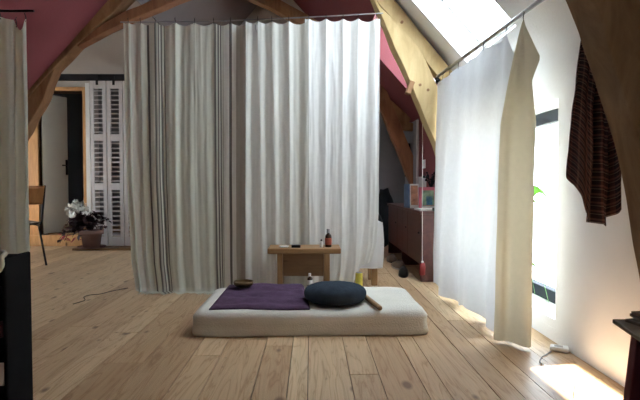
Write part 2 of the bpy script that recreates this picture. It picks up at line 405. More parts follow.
roof('ceiling_right_far', RX + .001, XR + .1, (YT + .1, YB + .2), [SK2], M['maroon'], th=.36)
roof('ceiling_left', XL - .1, RX - .001, (YN, YT + .02), [SK3, SK_FILL], M['maroon'])
# plastered curve between the right wall and its slope
bm = B(); prof = []
for i in range(13):
    t = i / 12; prof.append(((1 - t) ** 2 * XR + 2 * t * (1 - t) * XR + t * t * 1.215, (1 - t) ** 2 * 1.50 + 2 * t * (1 - t) * Z0 + t * t * roofz(1.215)))
prof += [(1.235, roofz(1.215) + .02), (XR + .05, Z0 + .05), (XR + .05, 1.50)]
ra = [bm.verts.new((x, YN, z)) for x, z in prof]; rb = [bm.verts.new((x, YT + .1, z)) for x, z in prof]
for i in range(len(prof)): bm.faces.new((ra[i], ra[(i + 1) % len(prof)], rb[(i + 1) % len(prof)], rb[i]))
bm.faces.new(ra[::-1]); bm.faces.new(rb)
struct('trim_4', bm, M['white'], smooth=False)
bm = B(); box(bm, RX - .35, RX + .35, YN, YB + .2, 3.73, 3.85); struct('trim_5', bm, M['darkoak'])
roof('ceiling_left_far', -1.5, RX - .001, (YT + .05, YB), [], M['mauve'], th=.1)  # panel hiding the lit back wall; its dark colour stands in for shade
bm = B(); box(bm, XL - .25, XL, YN, YT, 0, roofz(XL) + .02)
struct('wall_left', bm, M['beige'])
bm = B(); box(bm, XL - .3, XR + .4, YN - .2, YN, 0, 3.8)
struct('wall_front', bm, M['beige'])
# the wing behind on the left: its own flat ceiling, side wall with window, return wall
bm = B(); box(bm, XW - .2, RX, YT + .02, YB + .2, 3.55, 3.75); struct('ceiling', bm, M['beige'])
bm = B(); box(bm, XW - .2, XL - .2, YT - .2, YT, 0, 3.6); hexa(bm, [(XL - .3, YT - .03, roofz(XL - .3)), (RX, YT - .03, RZ), (RX, YT - .03, 3.75), (XL - .3, YT - .03, 3.75), (XL - .3, YT + .05, roofz(XL - .3)), (RX, YT + .05, RZ), (RX, YT + .05, 3.75), (XL - .3, YT + .05, 3.75)]); struct('wall_left_return', bm, M['beige'])
bm = B()
lw = (4.9, 6.2, 0.55, 1.25)
box(bm, XW - .2, XW, YT - .2, lw[0], 0, 3.6); box(bm, XW - .2, XW, lw[1], YB + 1.3, 0, 3.6)
box(bm, XW - .2, XW, lw[0], lw[1], 0, lw[2]); box(bm, XW - .2, XW, lw[0], lw[1], lw[3], 3.6)
struct('wall_left_wing', bm, M['white'])
# back wall with the doorway (step up behind)
DX0, DX1, DZ1 = at(38, 90, YB).x, at(83, 90, YB).x, at(60, 91, YB).z
ZS = 0.15
bm = B()
box(bm, XW, DX0, YB, YB + .2, 0, 3.6); SO0, SO1, SOZ = at(93, 160, YB).x, at(93, 160, YB).x + .62, at(100, 86, YB).z
box(bm, DX1, SO0, YB, YB + .2, 0, 3.6); box(bm, SO1, 0.3, YB, YB + .2, 0, 3.6); box(bm, SO0, SO1, YB, YB + .2, SOZ, 3.6); box(bm, SO0, SO1, YB, YB + .2, 0, .16); box(bm, DX0, DX1, YB, YB + .2, DZ1, 3.6); box(bm, DX0, DX1, YB, YB + .2, 0, ZS - .02)
struct('wall_back', bm, M['beige'])
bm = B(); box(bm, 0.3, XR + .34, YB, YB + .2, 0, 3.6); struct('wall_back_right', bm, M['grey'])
# room beyond the doorway
RB = SO1 + .5
bm = B(); box(bm, DX0 - .6, RB, YB + .2, YB + 1.6, ZS - .04, ZS); struct('floor_beyond', bm, M['pine'])
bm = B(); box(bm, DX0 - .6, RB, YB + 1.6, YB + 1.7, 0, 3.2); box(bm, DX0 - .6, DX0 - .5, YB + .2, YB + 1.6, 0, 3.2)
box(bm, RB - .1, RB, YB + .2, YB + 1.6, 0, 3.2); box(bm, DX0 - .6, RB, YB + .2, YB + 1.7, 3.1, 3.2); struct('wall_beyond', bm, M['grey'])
# door 1: casing, open leaf, handle
bm = B(); w = .09
box(bm, DX0 - .14, DX0, YB - .03, YB + .21, 0.001, DZ1 + .05); box(bm, DX1, DX1 + .045, YB - .03, YB + .21, 0.001, DZ1 + .05); box(bm, DX0, DX1, YB - .03, YB + .21, DZ1, DZ1 + .05)
door = struct('door_1', bm, M['trimwood'], bevel=.004)
bm = B(); box(bm, DX0 - .25, DX1 + .12, YB - .06, YB - .002, 0, ZS); struct('trim_1', bm, M['trimwood'])
bm = B()
a0 = Vector((DX0 + .005, YB + .06, 0)); a1 = Vector((at(66, 100, YB + .42).x, YB + .42, 0)); d = (a1 - a0); n = Vector((d.y, -d.x, 0)).normalized() * .02
for zz in ((ZS + .01, DZ1 - .02),):
    hexa(bm, [(a0 - n) + Vector((0, 0, zz[0])), (a1 - n) + Vector((0, 0, zz[0])), (a1 + n) + Vector((0, 0, zz[0])), (a0 + n) + Vector((0, 0, zz[0])),
              (a0 - n) + Vector((0, 0, zz[1])), (a1 - n) + Vector((0, 0, zz[1])), (a1 + n) + Vector((0, 0, zz[1])), (a0 + n) + Vector((0, 0, zz[1]))])
leaf = obj('door_leaf', bm, M['doorwhite'], door, bevel=.004)
bm = B(); hp = a0 + d * .93 + n * 1.05
box(bm, hp.x - .02, hp.x + .02, hp.y - .012, hp.y + .004, 0.98, 1.2); tube(bm, [hp + Vector((0, -.01, 1.12)), hp + Vector((0, -.05, 1.12)), hp + Vector((-.11, -.07, 1.12))], .009)
obj('door_handle', bm, M['blackmetal'], leaf)
# white post right of the doorway
bm = B(); box(bm, DX1 + .05, at(91, 100, YB).x, YB - .05, YB - .001, 0, DZ1 + .1); struct('trim_2', bm, M['white'])

# windows
def frame_rect(bm, y0, y1, z0, z1, x0, x1, w):
    box(bm, x0, x1, y0, y1, z1 - w, z1); box(bm, x0, x1, y0, y1, z0, z0 + w); box(bm, x0, x1, y0, y0 + w, z0 + w, z1 - w); box(bm, x0, x1, y1 - w, y1, z0 + w, z1 - w)
bm = B(); fx = XR + .17
frame_rect(bm, WY0, WY1, WZ0 + .05, WZ1, fx, fx + .06, .075)
win = struct('window_1', bm, M['frame'], bevel=.004)
bm = B(); box(bm, fx + .025, fx + .031, WY0 + .05, WY1 - .05, WZ0 + .1, WZ1 - .05); obj('pane', bm, M['glass'], win)
bm = B(); box(bm, XR + .001, fx + .06, WY0, WY1, WZ0, WZ0 + .05); obj('window_sill', bm, M['white'], win)
portal((XR + .33, (WY0 + WY1) / 2, (WZ0 + WZ1) / 2), (-1, 0, 0), WY1 - WY0, WZ1 - WZ0)
def skylight(name, sk, fm, top=.22):
    x0, x1, y0, y1 = sk
    sg = 1 if x0 > RX else -1
    nx, nz = .743 * sg, .669
    def P(x, y, t): return Vector((x + nx * t, y, roofz(x) + nz * t))
    bm = B()
    def bar(xa, xb, ya, yb, t0, t1):
        hexa(bm, [P(xa, ya, t0), P(xb, ya, t0), P(xb, yb, t0), P(xa, yb, t0), P(xa, ya, t1), P(xb, ya, t1), P(xb, yb, t1), P(xa, yb, t1)])
    w = .025 if x1 - x0 > .3 else .012
    bar(x0, x0 + w, y0, y1, top - .05, top); bar(x1 - w, x1, y0, y1, top - .05, top); bar(x0 + w, x1 - w, y0, y0 + w, top - .05, top); bar(x0 + w, x1 - w, y1 - w, y1, top - .05, top)
    r = struct(name, bm, fm)
    bm = B(); bar(x0 + w, x1 - w, y0 + w, y1 - w, top - .025, top - .02); obj('pane', bm, M['glass'], r)
skylight('window_2', SK1, M['white'])
skylight('window_3', SK2, M['white'], .34)
skylight('window_5', SK3, M['white'])
skylight('fill_skylight', SK_FILL, M['white'])  # added out of view as fill light for the right wall
bm = B(); frame_rect(bm, lw[0], lw[1], lw[2], lw[3], XW - .12, XW - .06, .06)
w4 = struct('window_4', bm, M['white'])
bm = B(); box(bm, XW - .095, XW - .09, lw[0] + .03, lw[1] - .03, lw[2] + .03, lw[3] - .03); obj('pane', bm, M['glass'], w4)
portal((XW - .19, (lw[0] + lw[1]) / 2, (lw[2] + lw[3]) / 2), (1, 0, 0), lw[1] - lw[0], lw[3] - lw[2])

# garden outside
bm = B(); box(bm, 1.8, 14, -6, 16, -2.6, -2.5); struct('garden_ground', bm, M['grass'])
bm = B(); box(bm, 8, 8.3, -2, 16, -2.5, 0.9); struct('garden_wall', bm, M['facade'])

# ------------------------------------------------------------------ roof timbers
def beam(bm, edge_a, edge_b, y0, y1, n=10, jit=.006):
    """timber between two polylines in the XZ plane, thick in Y"""
    A = spline([(p[0], 0, p[1]) for p in edge_a], n); Bq = spline([(p[0], 0, p[1]) for p in edge_b], n)
    m = min(len(A), len(Bq)); rings = []
    for i in range(m):
        ta = i / (m - 1); a = A[min(int(ta * (len(A) - 1) + .5), len(A) - 1)]; b = Bq[min(int(ta * (len(Bq) - 1) + .5), len(Bq) - 1)]
        row = []
        for (p, yy) in ((a, y0), (b, y0), (b, y1), (a, y1)):
            j = noise.noise_vector(Vector((p.x * 6, yy * 6, p.z * 6))) * jit
            row.append(bm.verts.new((p.x + j.x, yy + j.y, p.z + j.z)))
        rings.append(row)
    for r, s in zip(rings, rings[1:]):
        for k in range(4): bm.faces.new((r[k], r[(k + 1) % 4], s[(k + 1) % 4], s[k]))
    bm.faces.new(rings[0][::-1]); bm.faces.new(rings[-1])
def pxz(pts, y): return [(at(a, b, y).x, at(a, b, y).z) for a, b in pts]

# middle truss, right side
T = 4.06
tr = thing('roof_truss', 'pale oak roof truss beside the white curtain, its leg and rafter meeting at the skylight', 'roof beam', (0.95, T + .05, 0))
bm = B(); beam(bm, pxz([(346, -68), (360, -34), (374.5, 0), (384, 22), (395, 48), (411, 84), (425, 118), (438, 150), (452, 195), (463, 245), (468, 287)], T), pxz([(349, -68), (363, -34), (378, 2), (399, 25), (420, 49), (437, 85), (452, 118), (464, 150), (477, 195), (487, 240), (492, 287)], T), T, T + .15)
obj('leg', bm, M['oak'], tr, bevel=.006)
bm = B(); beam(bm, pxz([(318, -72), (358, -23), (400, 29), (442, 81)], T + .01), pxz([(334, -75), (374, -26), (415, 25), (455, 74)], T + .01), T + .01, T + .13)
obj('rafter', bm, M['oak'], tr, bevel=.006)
bm = B(); p = at(406, 80, T - .03); box(bm, p.x, p.x + .04, T - .03, T + .05, p.z - .105, p.z, Matrix.Rotation(math.radians(20), 3, 'Y')); obj('wood_block', bm, M['darkoak'], tr, bevel=.004)
for a, b in ((402, 22), (420, 85), (428, 90)):
    bm = B(); p = at(a, b, T); tube(bm, [p + Vector((0, -.006, 0)), p + Vector((0, .03, 0))], .012, 8)
    obj('peg', bm, M['darkoak'], tr)
# middle truss, left side
tl = thing('roof_truss', 'brown curved roof truss on the left under the maroon slope', 'roof beam', (at(28, 250, T).x, T + .05, 0))
bm = B(); beam(bm, pxz([(200, -105), (105, 0), (80, 25), (50, 55), (28, 80), (-5, 116)], T), pxz([(222, -105), (124, 0), (100, 23), (75, 46), (50, 72), (14, 112)], T), T, T + .15)
obj('rafter', bm, M['darkoak'], tl, bevel=.008)
bm = B(); beam(bm, pxz([(246, -64), (200, -30), (148, 0), (122, 11), (100, 24), (76, 38)], T), pxz([(256, -46), (208, -15), (162, 5), (126, 20), (101, 32), (76, 46)], T), T + .02, T + .13)
obj('brace', bm, M['redoak'], tl, bevel=.008)
bm = B(); zc_ = at(250, -62, T).z; box(bm, RX - 1.0, RX + 1.0, T + .155, T + .27, zc_, zc_ + .17); obj('collar', bm, M['darkoak'], tl, bevel=.008)
bm = B(); beam(bm, pxz([(42, 62), (30, 82), (16, 108), (2, 140), (-8, 200), (-12, 289)], T), pxz([(56, 62), (49, 80), (41, 100), (27, 126), (12, 165), (6, 289)], T), T + .02, T + .14)
obj('leg', bm, M['darkoak'], tl, bevel=.008)
# near truss, right
bm = B()
beam(bm, [(.40, 2.5), (.70, 1.95), (.93, 1.46), (.976, 1.345), (1.059, 1.11), (1.12, .9), (1.174, .65), (1.215, .35), (1.23, 0.001)],
     [(.55, 2.48), (.86, 2.02), (1.16, 1.6), (1.2, 1.48), (1.27, 1.22), (1.295, 1.0), (1.3, .7), (1.3, .38), (1.3, 0.001)], 1.66, 1.80, jit=.008)
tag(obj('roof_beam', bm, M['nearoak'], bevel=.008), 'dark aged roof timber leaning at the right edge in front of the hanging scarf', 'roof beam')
# far truss on the right and diagonal brace high up
T2 = 6.4
tf = thing('roof_truss', 'reddish brown truss leg and collar seen far back above the sideboard', 'roof beam', (1.2, T2, 0))
bm = B(); beam(bm, pxz([(362, 62), (376, 97), (390, 132), (404, 167), (418, 202), (430, 232)], T2), pxz([(374, 58), (388, 93), (402, 128), (416, 163), (430, 198), (441, 228)], T2), T2, T2 + .14); obj('leg', bm, M['redoak'], tf, bevel=.006)
bm = B(); beam(bm, pxz([(392, 121), (405, 121), (417, 124)], T2), pxz([(392, 131), (405, 130), (417, 131)], T2), T2 + .02, T2 + .12); obj('collar', bm, M['darkoak'], tf, bevel=.006)
bm = B(); beam(bm, pxz([(372, 84), (392, 101), (412, 118)], T2), pxz([(366, 92), (388, 110), (406, 126)], T2), T2 + .01, T2 + .12); obj('rafter', bm, M['darkoak'], tf, bevel=.006)
bm = B(); beam(bm, pxz([(225, -14), (250, -2), (275, 10), (310, 30)], 5.6), pxz([(240, -20), (268, -6), (292, 6), (320, 22)], 5.6), 5.6, 5.75)
tag(obj('roof_brace', bm, M['darkoak'], bevel=.006), 'short brown diagonal timber above the top of the cream curtain', 'roof beam')

# ------------------------------------------------------------------ curtains
def hooks(root, pts, up=.03):
    me = None
    for p in pts:
        if me is None:
            bm = B(); tube(bm, [(0, 0, -.012), (0, .006, .01), (0, .002, up * .6), (0, -.006, up), (0, .004, up + .008)], .0025, 6)
            h = obj('hook', bm, M['blackmetal'], root); h.location = p - root.location
            # geometry was shifted by the root's place: put it back
            for v in h.data.vertices: v.co += root.location
            me = h
        else:
            h = me.copy(); COL.objects.link(h); h.parent = root; h.location = p - root.location
YC = 3.93
def center_curtain(px0, px1, y, amp, seed, hookpx, left_tab, right_tab, hem, top=22.0, fine=.35, period=17.0, pool=1.0):
    """left_tab/right_tab: (v, pixel shift) of the side edges; hem: (u, z of the bottom)"""
    rnd = random.Random(seed); ph = [rnd.uniform(0, 6.28) for _ in range(8)]
    def f(u, v):
        px = lerp(px0, px1, u)
        ztop = at(px, top, y).z
        # scallop between hooks
        hk = sorted(hookpx); sag = 0
        for a, b in zip(hk, hk[1:]):
            if a <= px <= b: t = (px - a) / (b - a); sag = 4 * t * (1 - t) * .02 * min(1, (b - a) / 18)
        ztop -= sag
        zb = interp(hem, u)
        z = lerp(ztop, zb, min(1, v / .95) if pool else v)
        shift = lerp(interp(left_tab, v), interp(right_tab, v), u)
        q = px + 3.2 * math.sin(px * .061 + ph[0]) + 2.0 * math.sin(v * 2.4 + px * .09 + ph[1]) * v
        a = amp * (0.45 + .55 * min(1, v * 2.2))
        sharp = .55 * math.sin(2 * PI * q / period + ph[2]) + 1.1 * noise.noise(Vector((q / period * 1.5, seed * 3.3, v * .5)))
        h = a * (sharp + fine * math.sin(2 * PI * q / (period * .47) + ph[3] + v) + .3 * math.sin(2 * PI * q / (period * 2.3) + ph[4]))
        h += .0045 * noise.noise(Vector((px * .14, v * 7, seed))) + .003 * noise.noise(Vector((px * .4, v * 12, seed + 3)))
        h += -.02 * sag / .02
        if v > .93: h += (.03 + .05 * (v > .95) * (v - .95) / .05) * (v - .93) / .07 * pool * max(0, min(1, (240 - px) / 12)) * (1 + .5 * noise.noise(Vector((px * .12, 3, 1))))
        dx = .25 * a * math.cos(2 * PI * q / period + ph[2])
        return Vector((at(px + shift, 100, y).x + dx * .5, y - h, z))
    return f
# wire
bm = B(); tube(bm, spline([at(118, 20, YC) + Vector((0, .05, 0)), at(200, 19.5, YC) + Vector((0, .05, 0)), at(260, 17, YC) + Vector((0, .05, 0)), at(320, 14.5, YC) + Vector((0, .05, 0)), at(384, 11, YC) + Vector((0, .05, 0))], 6), .005, 8)
tag(obj('curtain_wire', bm, M['steel']), 'thin steel wire carrying the long curtains across the middle of the room', 'curtain wire')
def curtain(name, label, mat, f, nu, nv, hookpts, fringe=None):
    base = f(.5, 1)
    r = thing(name, label, 'curtain', (base.x, base.y, 0))
    bm = B(); grid(bm, nu, nv, f); o = obj('fabric', bm, mat, r, smooth=True)
    hooks(r, hookpts)
    if fringe:
        rr = random.Random(5)
        for (u0, u1, n) in fringe:
            bm = B()
            for k in range(n):
                p = f(rr.uniform(u0, u1), 1); q = p + Vector((rr.uniform(-.02, .02), rr.uniform(-.035, -.005), 0)); q.z = .003; p.z = max(p.z, .008)
                tube(bm, [p, lerp(p, q, .5) + Vector((rr.uniform(-.008, .008), 0, .004)), q], .0013, 4)
            obj('fringe', bm, mat, r)
    return r
hk1 = [124, 129, 141, 156, 176, 195, 214, 231, 250]
f1 = center_curtain(124, 250, YC, .018, 3, hk1, [(0, 0), (.55, 1), (.85, 5), (.95, 9), (1, 16)], [(0, 0), (1, -2)], [(0, .012), (.12, .003), (.5, .004), (1, .004)], 22.5, period=19, fine=.3)
curtain('linen_curtain', 'grey-beige linen curtain with dark vertical stripes and frayed hem, left of the middle curtains', M['linen'], f1, 190, 60,
        [f1((p - 124) / 126, 0) for p in hk1[1:-1]], [(0, .3, 60), (.55, .8, 60)])
hk2 = [246, 258, 272, 289, 308]
f2 = center_curtain(246, 308, YC - .055, .015, 11, hk2, [(0, 0), (1, -1)], [(0, 0), (1, 2)], [(0, .004), (1, .004)], 21.0, period=16, fine=.3, pool=0)
c2 = curtain('cream_curtain', 'cream curtain with a small tag at its top, between striped and white curtains', M['creamcurtain'], f2, 100, 60, [f2((p - 246) / 62, 0) for p in hk2[1:-1]])
bm = B(); p = at(255.5, 26, YC - .10); box(bm, p.x - .007, p.x + .007, p.y, p.y + .03, p.z - .03, p.z + .012); obj('tag', bm, M['greycord'], c2)
hk3 = [305, 309, 326, 343, 358, 376, 380]
f3 = center_curtain(305, 380, YC + .015, .0055, 21, hk3, [(0, 0), (1, -1)], [(0, 0), (.8, -1), (.92, -3), (1, -8)], [(0, .004), (.7, .02), (.85, .2), (1, .235)], 18.5, period=18, fine=.5, pool=0)
curtain('white_curtain', 'plain white cotton curtain, rightmost of the long middle curtains, beside the oak truss', M['whitecurtain'], f3, 120, 60, [f3((p - 305) / 75, 0) for p in hk3[1:-1]])

# left near curtain
YLc = 2.6
def fl(u, v):
    px = lerp(-38, 28, u)
    p = at(px, 18.5 + 1.5 * math.sin(u * 9), YLc); z = lerp(p.z, .01, v)
    a = .016 * (.5 + .5 * min(1, v * 3))
    h = a * (math.sin(2 * PI * px / 14.5 + .5 + .6 * v) + .5 * math.sin(2 * PI * px / 8.1 + 1.2 * v)) + .004 * noise.noise(Vector((px * .2, v * 6, 2)))
    if v < .12 and u > .75: z -= .05 * math.exp(-((px - 21) / 3.0) ** 2) * (1 - v / .12)
    return Vector((at(px - 1.0 * v, 100, YLc).x, YLc - h, z))
curtain('left_curtain', 'pale linen curtain cut by the left edge of the picture', M['leftcurtain'], fl, 70, 50, [fl(u, 0) for u in (.12, .4, .62, .86, .985)])
bm = B(); tube(bm, [at(-60, 11, YLc), at(34, 11, YLc)], .006, 8)
tag(obj('curtain_rod', bm, M['blackmetal']), 'thin dark rod holding the pale curtain at the far left', 'curtain rod')

# right rod and its two curtains
R0 = at(437, 77, 4.04); R1 = Vector((1.115, 2.6, at(525, 15, 2.6).z + .02)); R2 = R1 + (R1 - R0) / (R1.y - R0.y) * (1.82 - R1.y)
rod = thing('curtain_rod', 'slanting dark metal curtain rod below the bright skylight on the right', 'curtain rod', R0)
bm = B(); tube(bm, [R0, R1, R2], .0125, 10); obj('pole', bm, M['steel'], rod, smooth=True)
bm = B(); tube(bm, [R0 + Vector((.02, .03, -.04)), R0 + Vector((0, .01, -.002))], .018, 8); obj('bracket', bm, M['blackmetal'], rod)
def rodpt(t): return R0.lerp(R1, t)
def fs(u, v):
    # u: 0 far .. 1 near, along the rod
    t = lerp(.0, .93, u); p = rodpt(t)
    hk = [0, .1, .22, .36, .5, .7, .92, 1]; sag = 0
    for a, b in zip(hk, hk[1:]):
        if a <= u <= b: w = (u - a) / (b - a); sag = 4 * w * (1 - w) * .012 * min(1, (b - a) / .25)
    if u > .92: sag = (u - .92) / .08 * .16
    zt = p.z - .045 - sag
    zb = .02 + .035 * max(0, math.sin(u * 11 + .8))
    z = lerp(zt, zb, v)
    a = .028 * (.3 + .7 * v)
    h = a * (math.sin(u * 17 + .6 * v) + .45 * math.sin(u * 31 + 1 + v * 1.5)) + .008 * noise.noise(Vector((u * 8, v * 5, 4)))
    bx = lerp(p.x, .975 + .07 * u, min(1, v * 1.2))
    return Vector((bx + h + .0, p.y + (lerp(0, .05, v) if u > .5 else 0) * (u - .5) * 2, z))
curtain('white_sheet_curtain', 'bright white sheet curtain hanging along the slanting rod in front of the window', M['sheer'], fs, 120, 60, [fs(u, 0) for u in (0.005, .1, .22, .36, .5, .7, .92)])
def fb(u, v):
    # narrow ecru panel hanging from a single ring, gathered at the top
    top = R1 + Vector((-.005, -.02, -.05))
    k = min(1, v * 3.2); wv = lerp(.012, 1, k ** .8)
    x = lerp(-.085, .06, u) * wv + top.x - .022 * v - .02
    y = top.y - .01 + lerp(.10, -.05, u) * wv * (.6 + .4 * v)
    z = lerp(top.z, .012, v)
    if u > .7: # free corner flops over to the right
        s = (u - .7) / .3; fl_ = math.exp(-((v - .1) / .055) ** 2) * s
        x += .06 * max(0, 1 - abs(v - .105) / .085) * s; z -= .02 * fl_
    y -= .022 * math.sin(u * 8.5 + 1) * (.3 + .7 * v) * wv
    x += .006 * noise.noise(Vector((u * 4, v * 5, 9))) * k
    return Vector((x, y, z))
curtain('ecru_curtain', 'narrow ecru linen curtain bunched on one ring at the near end of the rod', M['beigecurtain'], fb, 40, 70, [fb(.5, 0)])

# ------------------------------------------------------------------ mattress and what lies on it
def mattress_fn():
    bm = B()
    nx, ny = 64, 34
    x0, x1, y0, y1, h = -.672, .668, 2.768, 3.51, .135
    def sup(t): # rounded profile
        return math.copysign(abs(t) ** .9, t)
    rows = []
    prof = [(0, 0.0), (-.004, .012), (.0, .035), (.004, .065), (.0, .1), (.018, .126), (.05, .136)]
    def zc(x, y):
        e = .006 * noise.noise(Vector((x * 3, y * 4, 1))) + .002 * noise.noise(Vector((x * 14, y * 14, 2)))
        return h + e
    def outline(k, inset):
        pts = []
        cr = .05
        W, D = (x1 - x0) / 2 - inset, (y1 - y0) / 2 - inset
        for i in range(160):
            a = 2 * PI * i / 160; c, s = math.cos(a), math.sin(a); e = 14
            rr = (abs(c / W) ** e + abs(s / D) ** e) ** (-1 / e)
            X, Y = (x0 + x1) / 2 + c * rr, (y0 + y1) / 2 + s * rr
            X *= 1 - .012 * (Y - 3.1)
            Y += .008 * math.sin(X * 4 + 1)
            pts.append((X, Y))
        return pts
    for k, (ins, z) in enumerate(prof):
        rows.append([bm.verts.new((X + .004 * noise.noise(Vector((X * 5, Y * 5, z * 30))), Y + .006 * noise.noise(Vector((X * 4, z * 25, 7))), z if z < .09 else z / .136 * zc(X, Y))) for X, Y in outline(k, ins)])
    for ins in (.1, .17, .24, .32): rows.append([bm.verts.new((X, Y, zc(X, Y) + .001)) for X, Y in outline(9, ins)])
    for a, b in zip(rows, rows[1:]):
        for i in range(160): bm.faces.new((a[i], a[(i + 1) % 160], b[(i + 1) % 160], b[i]))
    bm.faces.new(rows[0][::-1]); bm.faces.new(rows[-1])
    return bm
tag(obj('floor_mattress', mattress_fn(), M['mattress'], smooth=True), 'cream cotton floor mattress lying on the boards in the middle of the room', 'mattress')
ZM = .137
def shawl(u, v):
    x = lerp(lerp(-.575, -.58, v), lerp(-.05, -.005, v), u) ; y = lerp(3.475, 2.825, v)
    z = ZM + .013 + .014 * (1 - v) + .007 * noise.noise(Vector((x * 7, y * 12, 3))) + .006 * abs(noise.noise(Vector((x * 5 + y * 3, y * 16, 5)))) + .004 * math.sin(y * 38 + 3 * noise.noise(Vector((x * 3, y * 2, 0))))
    e = min(u, 1 - u, v, 1 - v)
    y += .012 * math.sin(x * 11)
    if e < .04: z = lerp(ZM + .003, z, e / .04)
    return Vector((x, y, z))
bm = B(); grid(bm, 60, 60, shawl)
o = obj('wool_blanket', bm, M['purple'], smooth=True); s_ = o.modifiers.new('thick', 'SOLIDIFY'); s_.thickness = .01; s_.offset = 1
tag(o, 'dark purple wool blanket spread flat over the left half of the cream mattress', 'blanket')
# zafu cushion
bm = B(); CX, CY = .146, 3.005
prof = [(0, 0), (.10, .001), (.15, .006), (.172, .02), (.183, .042), (.186, .062), (.182, .082), (.168, .1), (.14, .113), (.09, .121), (.04, .1235), (0, .124)]
lathe(bm, prof, (CX, CY, ZM), 64, (1.02, .95))
for v in bm.verts: v.co.z = ZM + (v.co.z - ZM) * .92
for v in bm.verts:
    a = math.atan2(v.co.y - CY, v.co.x - CX); r = math.hypot(v.co.x - CX, v.co.y - CY)
    v.co.z += (.0018 * math.sin(a * 26) * min(1, r / .1) + .003 * noise.noise(v.co * 12)) * (1 if r > .03 and v.co.z > ZM + .01 else 0)
tag(obj('meditation_cushion', bm, M['navy'], smooth=True, subsurf=1), 'round navy blue meditation cushion on the right half of the mattress', 'cushion')
# wooden striker
bm = B(); p0 = floor_px(361, 293, ZM + .018); p1 = floor_px(380.5, 308.5, ZM + .018)
tube(bm, [p0, p0.lerp(p1, .03), p0.lerp(p1, .97), p1], [.008, .0145, .0145, .010], 14)
tag(obj('wooden_rod', bm, M['pine'], smooth=True), 'short round wooden rod lying on the mattress right of the navy cushion', 'wooden rod')
# singing bowl
bm = B(); cb = (at(243.5, 284, 3.30).x, 3.30, ZM + .031)
lathe(bm, [(0, 0), (.03, 0), (.052, .007), (.064, .02), (.067, .033), (.065, .04), (.061, .04), (.062, .032), (.058, .02), (.046, .010), (0, .007)], cb, 32)
tag(obj('singing_bowl', bm, M['brass'], smooth=True), 'small round brass singing bowl at the back edge of the purple blanket', 'bowl')
# small dark bottle with white cap
def bottle(name, label, loc, r, h, mats, capm, group=None, label_band=True):
    t = thing(name, label, 'bottle', loc, group)
    bm = B(); lathe(bm, [(0, 0), (r * .9, 0), (r, .004), (r, h * .58), (r * .85, h * .66), (r * .42, h * .74), (r * .40, h * .8), (0, h * .8)], loc, 20); obj('body', bm, mats[0], t, smooth=True)
    bm = B(); lathe(bm, [(0, h * .78), (r * .52, h * .78), (r * .52, h), (0, h)], loc, 16); obj('cap', bm, capm, t)
    bm = B(); lathe(bm, [(r * 1.02, h * .14), (r * 1.03, h * .15), (r * 1.03, h * .5), (r * 1.02, h * .51)], loc, 20); obj('paper_label', bm, mats[1], t, smooth=True)
    return t
p = at(310.5, 287.5, 3.44); bottle('small_bottle', 'tiny dark bottle with a white cap standing behind the gap between blanket and cushion', (p.x - .005, 3.44, ZM + .004), .018, .092, (M['brownglass'], M['whitelabel']), M['whiteplastic'])
# yellow tin
bm = B(); p = at(359, 287.5, 3.43); lt = (p.x, 3.43, ZM + .003)
can = thing('tin_can', 'small yellow tin standing at the back of the mattress behind the navy cushion', 'tin', lt)
lathe(bm, [(0, 0), (.022, 0), (.025, .004), (.025, .092), (.022, .097), (0, .097)], lt, 24); obj('body', bm, M['tin'], can, smooth=True)
bm = B(); lathe(bm, [(0, .0975), (.0205, .0975), (.022, .101), (.020, .101), (.0185, .0985), (0, .0985)], lt, 24); obj('lid', bm, M['steel'], can)

# ------------------------------------------------------------------ low table
ty0, ty1 = 3.60, 3.84
tx0, tx1 = at(267.5, 250, ty0).x, at(341, 250, ty0).x
zt = at(300, 248.5, ty0).z; th = .04
tb = thing('low_table', 'small pine altar table with slab legs behind the mattress', 'table', ((tx0 + tx1) / 2, 3.72, 0))
bm = B(); box(bm, tx0, tx1, ty0, ty1, zt - th, zt); obj('tabletop', bm, M['pine'], tb, bevel=.006)
for a, b in ((277, 282.5), (324, 330)):
    x0, x1 = at(a, 260, ty0).x, at(b, 260, ty0).x
    bm = B(); box(bm, x0, x1, ty0 + .02, ty1 - .02, 0.0005, zt - th - .0005); obj('leg', bm, M['pine_v'], tb, bevel=.004)
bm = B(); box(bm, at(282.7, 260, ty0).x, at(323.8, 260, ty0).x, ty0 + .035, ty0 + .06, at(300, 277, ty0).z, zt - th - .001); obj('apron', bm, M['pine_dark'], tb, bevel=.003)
p = at(328.3, 248, 3.68); bottle('brown_bottle', 'tall brown bottle with a red label and pale cap on the low pine table', (p.x, 3.68, zt), .024, .135, (M['brownglass'], M['redlabel']), M['steel'])
p = at(321.5, 248, 3.66); bottle('small_bottle', 'tiny black-capped bottle with a white label left of the tall brown bottle', (p.x, 3.66, zt), .0125, .06, (M['whitelabel'], M['whitelabel']), M['blackcap'])
bm = B(); p = at(296, 248, 3.66); box(bm, p.x - .033, p.x + .033, 3.64, 3.69, zt, zt + .02); tinb = obj('incense_box', bm, M['blackcap'], bevel=.004)
tag(tinb, 'flat dark little box lying on the pine table top', 'box')
bm = B(); p = at(284, 248, 3.66); lathe(bm, [(0, 0), (.025, 0), (.04, .009), (.038, .010), (.02, .003), (0, .003)], (p.x, 3.67, zt), 24)
tag(obj('incense_dish', bm, M['whitelabel'], smooth=True), 'shallow white dish on the left of the pine table top', 'dish')

